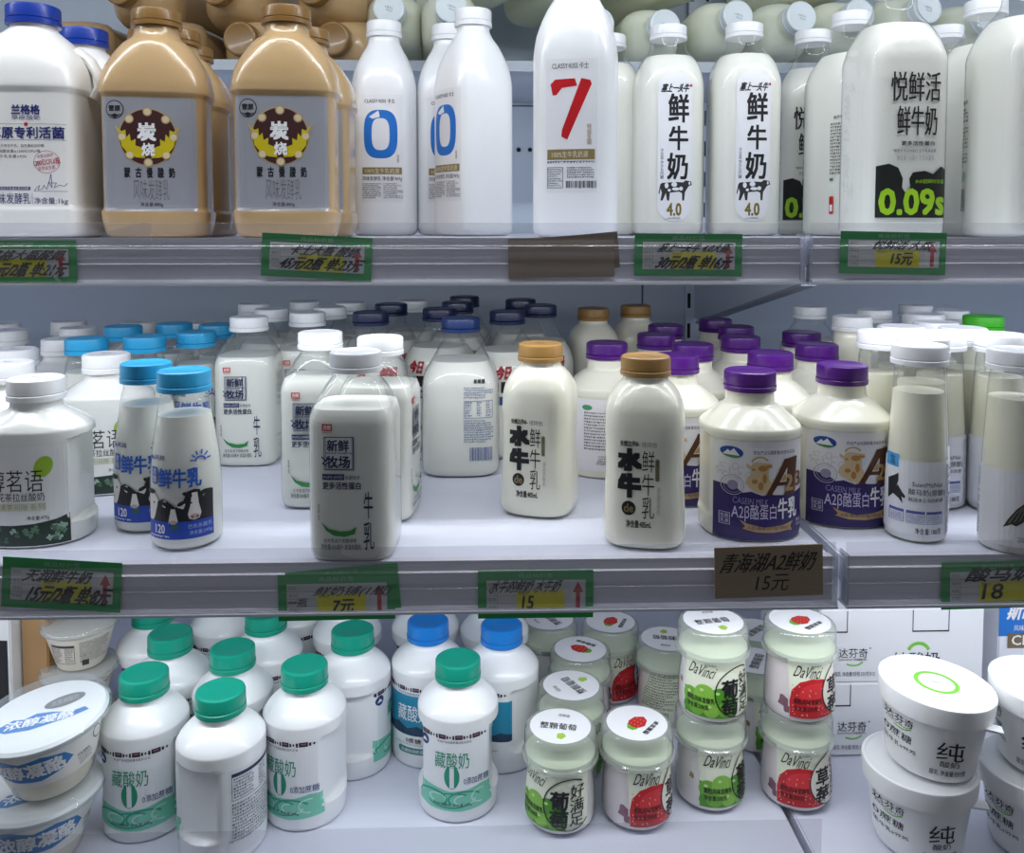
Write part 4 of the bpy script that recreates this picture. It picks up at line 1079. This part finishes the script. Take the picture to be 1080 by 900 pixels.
cardboard(811, 603, YM, -1.5, 0.078, 0.037, [('青海湖A2鲜奶', 8, .12, 112, .50, .012), ('15元', 46, .56, 82, .88, -.005)], 'brown cardboard sign with handwriting taped on the middle rail under purple caps', -0.0052)
# tape scraps
def tape(pts, yf, label):
    V = [tuple(on_y(x, y, yf)) for x, y in pts]; n = len(V); V += [(a, b+0.0002, c) for a, b, c in V]
    Fc = [tuple(range(n)), tuple(reversed(range(n, 2*n)))]+[(i, i+n, (i+1) % n+n, (i+1) % n) for i in range(n)]
    tag(link('tape_scrap', mesh('tape_scrap', V, Fc, [TAPE], smooth=False)), label, 'tape')
tape([(50, 275), (56, 292), (64, 302), (74, 306), (84, 305), (87, 301), (78, 299), (66, 299), (58, 290), (54, 278)], YT-0.0035, 'curl of clear tape hanging from the rail at the blue-capped jugs')
tape([(108, 246), (152, 234), (160, 238), (158, 252), (162, 260), (148, 262), (112, 258), (107, 254)], YT-0.0035, 'crinkled clear tape on the top rail under the first tan jug')

# ------------------------------------------------------------------ goods on the top shelf
def stand_y(kind, px, Y, zs, rz, label, cat='bottle', group=None):
    p = on_y(px, 240, Y); return put(kind, (p.x, Y, zs+0.0004), rz, label, cat, group)
G1 = 'white yogurt jugs with blue caps'
stand('white_jug', 35, 8, ZT, 198, 0, 'big white jug with blue cap and blue lettering at the shelf front', 'jug', G1)
stand_y('white_jug', 89, 0.822, ZT, 4, 'white jug with blue cap half hidden behind the big white jug', 'jug', G1)
G2 = 'tan yogurt jugs with brown caps standing on the top shelf'
stand('tan_jug', 165, 12.5, ZT, 195, 8, 'front tan jug with silver label, next to the white blue-capped jug', 'jug', G2)
stand('tan_jug', 302, 9.5, ZT, 195, 5, 'front tan jug with silver label, next to the white bottle with blue zero', 'jug', G2)
stand_y('tan_jug', 190, 0.815, ZT, 0, 'tan jug directly behind the one beside the white jug', 'jug', G2)
stand_y('tan_jug', 206, 0.897, ZT, 0, 'tan jug, last in the row behind the one beside the white jug', 'jug', G2)
stand_y('tan_jug', 327, 0.824, ZT, 0, 'tan jug showing a narrow edge behind the one beside the blue zero', 'jug', G2)
stand_y('tan_jug', 320, 0.906, ZT, 0, 'tan jug standing last behind the one beside the blue zero', 'jug', G2)
G3 = 'tall white yogurt bottles'
stand('zero_bottle', 405, 24, ZT, 235, 1, 'tall white bottle with a full blue zero on its label', 'bottle', G3)
stand_y('zero_bottle', 474, 0.975, ZT, 0, 'tall white bottle mostly hidden behind the turned one beside the blue zero', 'bottle', G3)
stand('zero_bottle', 499, 11.5, ZT, 235, -52, 'tall white bottle turned so its blank side faces out', 'bottle', G3)
stand_y('seven_bottle', 607, 0.755, ZT, -14, 'tall white bottle with a red seven and gold band', 'bottle', G3)
stand('capsule_bottle', 642, 38, ZT, 221, 180, 'pale milk bottle peeking out behind the red seven bottle', 'bottle', 'cow-print milk bottles with oval labels')
stand('capsule_bottle', 705, 28.5, ZT, 221, 0, 'clear-necked milk bottle with oval cow label, next to the red seven', 'bottle', 'cow-print milk bottles with oval labels')
stand('capsule_bottle', 785, 26.5, ZT, 221, 0, 'clear-necked milk bottle with oval cow label, next to the dark-print bottles', 'bottle', 'cow-print milk bottles with oval labels')
G4 = 'milk bottles with black and green print'
stand_y('live_bottle', 854, 0.957, ZT, -16, 'milk bottle with dark print in the back, next to the oval cow labels', 'bottle', G4)
stand_y('live_bottle', 893, 0.878, ZT, -160, 'milk bottle turned to show its barcode and small print', 'bottle', G4)
stand_y('live_bottle', 938, 0.755, ZT, 3, 'largest milk bottle in front with black and green print', 'bottle', G4)
stand('live_bottle', 997, 29, ZT, 228, -3, 'milk bottle showing only a sliver of print behind the largest one', 'bottle', G4)
stand('live_bottle', 1040, 2, ZT, 228, 20, 'milk bottle with green sliver of print between largest and frame-edge bottle', 'bottle', G4)
stand_y('live_bottle', 1074, 0.725, ZT, 100, 'big milk bottle with blank side at the picture edge', 'bottle', G4)

# lying bottles on the rear rack; px,py = middle of the cap's face
def lie(kind, px, py, ycap, H, yaw, up, label, cat, group, roll=0):
    p = on_y(px, py, ycap); a, t = math.radians(yaw), math.radians(up)
    d = Vector((math.sin(a)*math.cos(t), -math.cos(a)*math.cos(t), math.sin(t)))
    q = d.to_track_quat('Z', 'Y'); b = p-d*(H/1000)
    o = put(kind, b, 0, label, cat, group); o.rotation_euler = (q.to_matrix().to_4x4() @ Matrix.Rotation(math.radians(roll), 4, 'Z')).to_euler()
    return o
GL1 = 'tan jugs lying on the rear rack'
for px, py, yaw, lab in ((252, 40, -9, 'tan jug lying on the rack, its cap between the two front tan jugs'), (350, 40, -9, 'tan jug lying on the rack, cap beside the zero bottle'), (150, 40, -9, 'tan jug lying on the rack, behind the front jug beside the white one'),
                         (46, 40, -9, 'tan jug lying on the rack behind the blue caps'),
                         (226, -14, -12, 'tan jug in the upper layer, cap above the gap between the front tan jugs'), (328, -14, -12, 'tan jug in the upper layer, cap above the second front tan jug'), (124, -14, -12, 'tan jug in the upper layer, above the first front tan jug')):
    lie('tan_jug', px, py, 1.035, 195, yaw, 0.5, lab, 'jug', GL1, roll=90 if 0 else 0)
GL2 = 'pale milk bottles lying on the rear rack'
for px, py, yc, yaw, up, lab in ((410, 8, 1.05, 0, 6, 'lying milk bottle, cap just above the bottle with the full blue zero'), (476, 7, 1.03, 4, 6, 'lying milk bottle, cap above the turned white bottle'),
        (632, 24, 1.03, 8, 4.5, 'lying milk bottle with its cap beside the red seven bottle shoulder'), (702, 26, 1.03, 8, 4, 'lying milk bottle, capped end above the first oval cow label'), (779, 16, 1.03, 8, 6.5, 'lying milk bottle, capped end above the second oval cow label'),
        (846, 17, 1.03, 8, 6.5, 'lying milk bottle with cap above the back dark-print bottle'), (908, 14, 1.04, 8, 8, 'lying milk bottle with cap above the barcode bottle'), (979, 8, 1.03, 8, 8, 'lying milk bottle with cap beside the neck of the largest bottle'), (1046, 18, 1.04, 8, 8, 'lying milk bottle behind the picture edge bottles')):
    lie('lying_white', px, py, yc, 221, yaw, up, lab, 'bottle', GL2)
for px, py, yaw, lab in ((560, -52, 34, 'milk bottle in the upper layer, hanging over the blue wall gap'), (665, -52, 34, 'milk bottle in the upper layer above the red seven bottle'), (770, -52, 34, 'milk bottle in the upper layer above the oval cow labels'), (935, -52, 34, 'milk bottle in the upper layer above the largest bottle')):
    lie('lying_white', px, py, 1.04, 221, yaw, 4, lab, 'bottle', 'pale milk bottles in the upper layer of the rear rack')

# ------------------------------------------------------------------ goods on the middle shelf
GT, GB_, GM = 'white-capped tea yogurt bottles', 'small cow-print bottles with sky blue caps', 'clear milk bottles with pasture print'
for px, py, rz, lab in ((38, 398, 2, 'tea yogurt bottle with white cap and jasmine print at the shelf front'), (112, 373, 12, 'dented tea yogurt bottle beside the sky blue caps'),
        (8, 382, 0, 'tea yogurt bottle right behind the front jasmine one, cut by the frame'), (15, 368, 0, 'tea yogurt bottle two places behind the front jasmine one'), (66, 357, 0, 'tea yogurt bottle with its cap beside the first sky blue cap'),
        (74, 347, 0, 'tea yogurt bottle near the wall, lower of two overlapping white caps'), (64, 340, 0, 'tea yogurt bottle against the wall, upper of two overlapping white caps'), (141, 341, 0, 'low white cap behind the sky blue capped bottles'), (212, 340, 0, 'white cap at the wall between two sky blue caps'), (8, 348, 0, 'tea yogurt bottle in the back corner, nearer of two'), (2, 341, 0, 'tea yogurt bottle in the back corner, farther of two')):
    stand('tea_yogurt', px, py, ZM, 124, rz, lab, 'bottle', GT)
for px, py, rz, lab in ((194, 390, 12, 'foremost sky blue capped bottle with two cow heads'), (154, 382, 12, 'sky blue capped cow bottle half behind the foremost one'), (88, 357, 10, 'sky blue capped bottle standing between the two tea yogurts'),
        (146, 357, 0, 'sky blue capped bottle behind the dented tea yogurt'), (129, 344, -8, 'sky blue capped bottle farthest back beside a hidden white cap'), (202, 352, 20, 'sky blue capped bottle just behind the foremost, beside pasture milk'), (185, 342, 0, 'sky blue capped bottle at the back behind the nearer blue cap'), (229, 342, 10, 'sky blue capped bottle at the back next to the pasture milk')):
    stand('blue_cap_bottle', px, py, ZM, 132, rz, lab, 'bottle', GB_)
for px, py, rz, lab in ((375, 370, -3, 'foremost pasture milk bottle with grey shaded front'), (338, 350, -2, 'pasture milk bottle just behind the foremost, at its blue side'), (401, 355, 84, 'pasture milk bottle half behind the foremost, side turned out'),
        (261, 334, 0, 'pasture milk bottle fully showing its label beside the sky blue caps'), (325.5, 331, -2, 'pasture milk bottle behind the second one, red mark just visible')):
    stand('meadow_bottle', px, py, ZM, 149, rz, lab, 'bottle', GM)
for px, py, lab in ((287, 326, 'clear-necked white-capped bottle behind the fully visible pasture milk'), (344, 326, 'clear-necked white-capped bottle behind the second pasture milk'), (268, 320, 'clear-necked bottle at the wall, behind the fully visible pasture milk'), (316, 319.5, 'clear-necked bottle at the wall between two pasture milks'),
        (374, 320, 'clear-necked bottle at the wall beside the first navy cap'), (432, 320, 'clear-necked white-capped bottle at the wall between navy caps'),
        (854, 323.5, 'clear-necked white-capped bottle alone behind the purple caps'), (922, 326.5, 'short row white cap at the wall beside the opaque bottle'), (966, 321.5, 'white-capped bottle touching the wall, highest in the white group'), (1003, 327, 'white-capped bottle at the wall beside the bright green cap')):
    stand('plain_clear', px, py, ZM, 149 if py < 335 else 141, random.uniform(-30, 30), lab, 'bottle', 'clear-necked milk bottles along the back wall')
stand('navy_back', 486, 335, ZM, 151, 0, 'navy-capped milk bottle showing its blue back print and barcode', 'bottle', 'navy-capped milk bottles')
for px, py, rz, lab in ((391, 329, 10, 'navy-capped bottle behind the foremost pasture milk'), (406, 323, 0, 'navy-capped bottle at the wall near the pasture milk'), (461.5, 330, -14, 'navy-capped bottle with red print beside the turned barcode one'),
        (472, 323, 0, 'navy-capped bottle behind the barcode one, middle of its file'), (488, 318, 0, 'navy-capped bottle at the wall behind the barcode one'), (535, 328, 16, 'navy-capped bottle directly behind the first buffalo milk'), (569, 322, 0, 'navy-capped bottle between buffalo milk and the tan-capped back pair'), (551, 317, 0, 'navy-capped bottle at the wall behind the buffalo milk')):
    stand('navy_front', px, py, ZM, 151, rz, lab, 'bottle', 'navy-capped milk bottles')
for px, py, rz, lab in ((570, 362, -18, 'tan-capped buffalo milk bottle beside the barcode bottle'), (681, 375, -12, 'tan-capped buffalo milk bottle at the shelf front beside purple caps'), (625.7, 325, 100, 'tan-capped bottle at the back, nearer the navy caps'), (670.5, 322, 100, 'tan-capped bottle at the back, nearer the wall upright')):
    stand('buffalo_bottle', px, py, ZM, 142, rz, lab, 'bottle', 'tan-capped buffalo milk bottles')
for px, py, rz, lab in ((791, 390, 0, 'foremost purple-capped bottle with golden cow label'), (888.5, 384, -4, 'purple-capped bottle with golden cow label beside the horse milk'), (640, 361, 172, 'purple-capped bottle turned to its small print between buffalo milks'), (713, 374, -8, 'purple-capped bottle half hidden behind the front buffalo milk'),
        (730, 363, 0, 'purple-capped bottle third in the file behind the buffalo milk'), (692, 352, 0, 'purple-capped bottle behind the front buffalo milk, higher up'), (702, 342.5, 0, 'purple-capped bottle at the back under the slotted upright'), (755, 336.5, 0, 'purple-capped bottle at the back under the steel bracket'),
        (780, 345, 0, 'purple-capped bottle second from the back under the bracket'), (781, 354.5, 0, 'purple-capped bottle midway behind the foremost golden cow one'), (813, 371.5, 0, 'purple-capped bottle between the two golden cow labels'), (850, 351.5, 0, 'purple-capped bottle at the back of the file beside the white caps'), (861.5, 362.5, 0, 'purple-capped bottle just behind the one beside the horse milk')):
    stand('purple_bottle', px, py, ZM, 127, rz, lab, 'bottle', 'purple-capped milk bottles')
for px, py, rz, lab in ((970, 363, -14, 'foremost horse milk bottle with white wrap label'), (973, 357, 60, 'horse milk bottle standing tight behind the foremost one'), (926, 351, 150, 'horse milk bottle beside the purple caps, behind the foremost'), (999, 352, -16, 'horse milk bottle with violet boxes seen behind the foremost'),
        (1055, 352, 150, 'horse milk bottle with dense side print near the tail picture'), (950, 345.5, 0, 'horse milk cap in the third row above the foremost bottle'), (1021, 348, 0, 'horse milk cap in the third row beside the tail picture bottle'), (988, 340, 0, 'horse milk cap in the fourth row below the wall caps'), (974, 331, 0, 'horse milk cap in the fifth row near the wall')):
    stand('horse_bottle', px, py, ZM, 150, rz, lab, 'bottle', 'white-capped horse milk bottles')
stand('tail_bottle', 1073, 368, ZM, 150, 8, 'horse milk bottle with dark tail picture at the frame edge', 'bottle', 'white-capped horse milk bottles')
stand('opaque_white', 899, 333.5, ZM, 149.5, 0, 'plain opaque white bottle behind the purple-capped one', 'bottle')
stand('green_cap_bottle', 1037, 333, ZM, 149.5, 0, 'bottle with bright green cap at the back wall', 'bottle')

# ------------------------------------------------------------------ goods on the bottom shelf
GTB = 'teal-capped zero sugar yogurt bottles'
for px, py, rz, lab in ((152, 709, 3, 'teal-capped bottle with green zero next to the clear-lidded cups'), (232.5, 727, -113, 'frontmost teal-capped bottle turned to its grip and small print'), (320.5, 701, -22, 'teal-capped bottle with green zero beside the turned front bottle'),
        (483, 694, -4, 'teal-capped bottle with green zero in front of the blue caps'), (178.5, 671, 30, 'teal-capped bottle behind the one next to the cups'), (244.5, 688, 0, 'teal-capped bottle behind the turned front bottle'), (370, 667, 98, 'teal-capped bottle showing its grip beside the blue caps'),
        (277.5, 653, 20, 'teal-capped bottle with cap half cut by the rail above'), (163, 645, 20, 'teal-capped bottle at the back with only its cap rim visible')):
    stand('teal_bottle', px, py, ZB, 126, rz, lab, 'bottle', GTB)
for px, py, rz, lab in ((222, 632, 0, 'capless-looking white bottle behind teal caps, near the back'), (306, 626, 0, 'white bottle shoulder between two teal caps under the rail'), (366, 626, 0, 'white bottle shoulder behind the grip-side teal bottle')):
    stand('teal_bottle', px, py, ZB, 126, rz, lab, 'bottle', GTB)
for px, py, rz, lab in ((451, 662, -22, 'blue-capped bottle with teal label beside the green zero bottle'), (531, 660, -42, 'blue-capped bottle with grip side near the fruit jars'), (450, 632, 0, 'white bottle shoulder directly behind the labelled blue cap'), (522, 630, 0, 'white bottle shoulder behind the blue cap near the jars')):
    stand('azure_bottle', px, py, ZB, 126, rz, lab, 'bottle', 'blue-capped yogurt bottles')
GJ = 'fruit yogurt jars with frosted lids'
def jars(kind, px, py, rz, lab, level=0):
    p = on_z(px, py, ZB+0.0785*(level+1)); put(kind, (p.x, p.y, ZB+0.0004+0.0787*level), rz, lab, 'jar', GJ)
jars('grape_jar', 591, 766, -32, 'grape jar in the front row beside the green zero bottle')
jars('strawberry_jar', 670.5, 764, 34, 'strawberry jar in the front row between the grape jars')
p1 = on_z(752, 655, ZB+0.157); p2 = on_z(843.5, 655, ZB+0.157)
put('grape_jar', (p1.x, p1.y, ZB+0.0791), -10, 'grape jar on top of the grape stack', 'jar', GJ)
put('grape_jar', (p1.x-0.001, p1.y+0.001, ZB+0.0004), 24, 'grape jar at the bottom of the grape stack', 'jar', GJ)
put('strawberry_jar', (p2.x, p2.y, ZB+0.0791), 20, 'strawberry jar on top of the strawberry stack', 'jar', GJ)
put('strawberry_jar', (p2.x-0.001, p2.y+0.001, ZB+0.0004), 4, 'strawberry jar at the bottom of the strawberry stack', 'jar', GJ)
for kind, px, py, rz, lab in (('grape_jar', 602, 727, 100, 'grape jar second in its file behind the front grape jar'), ('strawberry_jar', 612, 685, 130, 'strawberry jar third in the file behind the grape jars'), ('grape_jar', 584, 659, 100, 'grape jar at the back beside the blue caps'),
        ('strawberry_jar', 648, 663, 50, 'strawberry jar at the back with red label edge showing'), ('grape_jar', 703, 674, 150, 'jar turned to its small print behind the grape stack'), ('grape_jar', 797, 697, 40, 'grape jar hidden between the two jar stacks, nearer one'), ('grape_jar', 797, 673, 20, 'grape jar hidden between the two jar stacks, farther one')):
    jars(kind, px, py, rz, lab)
# white tubs, two high
def tubs(px, py, dx, dy, lean, l1, l2, k1='ring_tub', rz=(0, 0)):
    p = on_z(px, py, ZB+0.130); G = 'white pure yogurt tubs'
    put('plain_tub', (p.x-dx, p.y-dy, ZB+0.0004), rz[0], l2, 'tub', G)
    a, b = math.radians(lean[0]), math.radians(lean[1])
    put(k1, (p.x, p.y, ZB+0.067), 0, l1, 'tub', G, rot=(a, b, math.radians(rz[1])))
tubs(982, 721, 0.008, 0.000, (-0.5, 3.5), 'white yogurt tub with green ring on its lid, tilted on top of its stack', 'white yogurt tub under the tilted green-ringed one', rz=(-14, -22))
tubs(1104, 722, 0.008, 0.004, (0, 2), 'white yogurt tub cut by the frame, upper of its stack', 'white yogurt tub under the one cut by the frame', 'plain_tub', rz=(-28, -60))
# clear-lidded cups
def cup(kind, p, rz, rot, lab): return put(kind, p, rz, lab, 'cup', 'clear-lidded yogurt cups', rot=rot)
pc = on_z(43, 757, ZB+0.121)
cy_ = max(pc.y+0.006, YB+0.053)
cup('jelly_cup', (pc.x, cy_, ZB+0.0614), 0, (math.radians(4), math.radians(-5), math.radians(4)), 'clear-lidded cup with blue cloud label, upper of the front stack')
cup('jelly_cup', (pc.x-0.012, cy_, ZB+0.0004), 26, None, 'clear-lidded cup with blue cloud label, lower of the front stack')
pq = on_y(86, 700, 0.80)
for k, lab in enumerate(('grey-lidded printed cup, lowest of the rear stack', 'grey-lidded printed cup, second of the rear stack', 'cup with small black print, topmost of the rear stack')):
    o = cup('text_cup', (pq.x-0.002*(2-k), 0.80, ZB+0.0004+0.0443*k), 20, None, lab); o.scale = (0.72, 0.72, 0.72)

# ------------------------------------------------------------------ cartons
WC = mat('EDEEF2', 0.4, noise=0.02, nscale=10)
def carton(p, w, d, h, m, arts, lab, top=None, rz=0, cuts=(), name='yogurt_carton'):
    r = empty(name, p, math.radians(rz)); tag(r, lab, 'carton')
    link('box', box_mesh('box', [(-w/2, 0, 0, w/2, d, h)], m, 0.0012), r)
    for (x0, x1, z0) in cuts:
        link('hand_hole', box_mesh('hand_hole', [(x0, -0.0004, z0, x1, 0.0, z0+0.0012), (x0, -0.0004, z0, x0+0.0006, 0.0, h-0.001), (x1-0.0006, -0.0004, z0, x1, 0.0, h-0.001)], mat('2A2A2E', 0.7)), r)
    for A in arts: A.attach(plane_map(), r, 0, 'print', 'carton_print', base=0.0002)
    return r
def white_art(zoff, w):
    s = 0.00024; A = Art(s, 340, 550); GR = mat('7CC844', 0.45)
    A.text('达芬奇', 90, 412, 205, 450, INK, 0.01); A.ell(215, 412, 3, 3, INK); A.text('DAVINCI纯酸奶', 90, 452, 202, 462, INK, 0.0); A.arc(150, 455, 40, 26, 30, 130, 6, GR)
    A.text('酸乳 净含量/规格:250克X12', 75, 505, 235, 524, mat('5A5E68', 0.5), 0.0)
    A.arc(408, 435, 42, 40, 205, 335, 13, GR); A.text('纯酸奶', 305, 430, 492, 485, INK, 0.005); A.text('0蔗糖 生牛乳含量99.9%', 308, 492, 486, 506, INK, 0.0)
    return A
pl = on_y(952, 711, 0.99)
pb = on_z(880, 798, ZB); yb = pb.y
xa, xb = on_z(862, 798, ZB).x, on_z(1037, 798, ZB).x
W = xb-xa; s = 0.00024*yb/0.85
def wart(scale): 
    A = white_art(0, 0); A.s = scale; A.xc = 340; A.yb = 548; return A
SC_ = yb/260.0*0.289
cx = (xa+xb)/2
HB = (798-716)/900*yb
A1 = wart(yb/(900*3.464)); A1.xc = 345
A2 = wart(yb/(900*3.464)); A2.xc = 345
carton((cx, yb, ZB+0.0004), W, 0.17, HB, WC, [A1], 'white yogurt carton at the bottom of the carton stack', cuts=((-0.085, -0.048, HB-0.022), (0.03, 0.066, HB-0.022)))
carton((cx, yb+0.001, ZB+0.0008+HB), W, 0.17, HB, WC, [A2], 'white yogurt carton on top of the carton stack beside the blue carton', cuts=((-0.085, -0.052, HB-0.022), (0.01, 0.045, HB-0.022)))
# blue carton on a white one
pu = on_z(1072, 700, ZB+0.115); bw = 0.15
xl = on_y(1052, 700, 0.80).x
B = Art(0.00025, 660, 200)
B.xc = 0; B.yb = 0
BLC = mat('2A78D0', 0.4)
B.s = 0.001
B.rect(-75, -142, 75, -100, BLC, 1); B.text('斯凯尔', -66, -136, -22, -116, WHT, 0.03, 2, 0.1); B.text('风味发酵乳', -60, -111, -34, -105, WHT, 0.0, 2); B.rect(-66, -103, -8, -88, mat('7A6A4E', 0.4), 3); B.text('CLASSY', -62, -101, -12, -91, WHT, 0.02, 4)
B.micro(-66, -60, -10, -40, 4, GREY, 2, seed=81)
carton((xl+bw/2, 0.80, ZB+0.0004), bw, 0.18, 0.144, mat('E6E9F0', 0.4), [B], 'blue and white yogurt carton at the frame edge beside the white cartons')
# left end: tan carton and dark pouch
pk = on_z(40, 745, ZB)
carton((on_y(37, 700, 0.79).x, 0.79, ZB+0.0004), 0.026, 0.07, 0.150, mat('A8845A', 0.5, noise=0.1, nscale=20), [], 'plain tan carton between the white pouch and the printed cups', rz=-6)
Pz = Art(0.001, 0, 0); Pz.rect(6, -120, 22, -6, mat('1F1F22', 0.5)); Pz.micro(-20, -60, 3, -30, 5, GREY, seed=91)
carton((on_y(-16, 700, 0.78).x, 0.78, ZB+0.0004), 0.050, 0.08, 0.150, mat('DADBDC', 0.4), [Pz], 'white carton with a black side stripe at the frame edge', rz=-4, name='milk_carton')

settle()
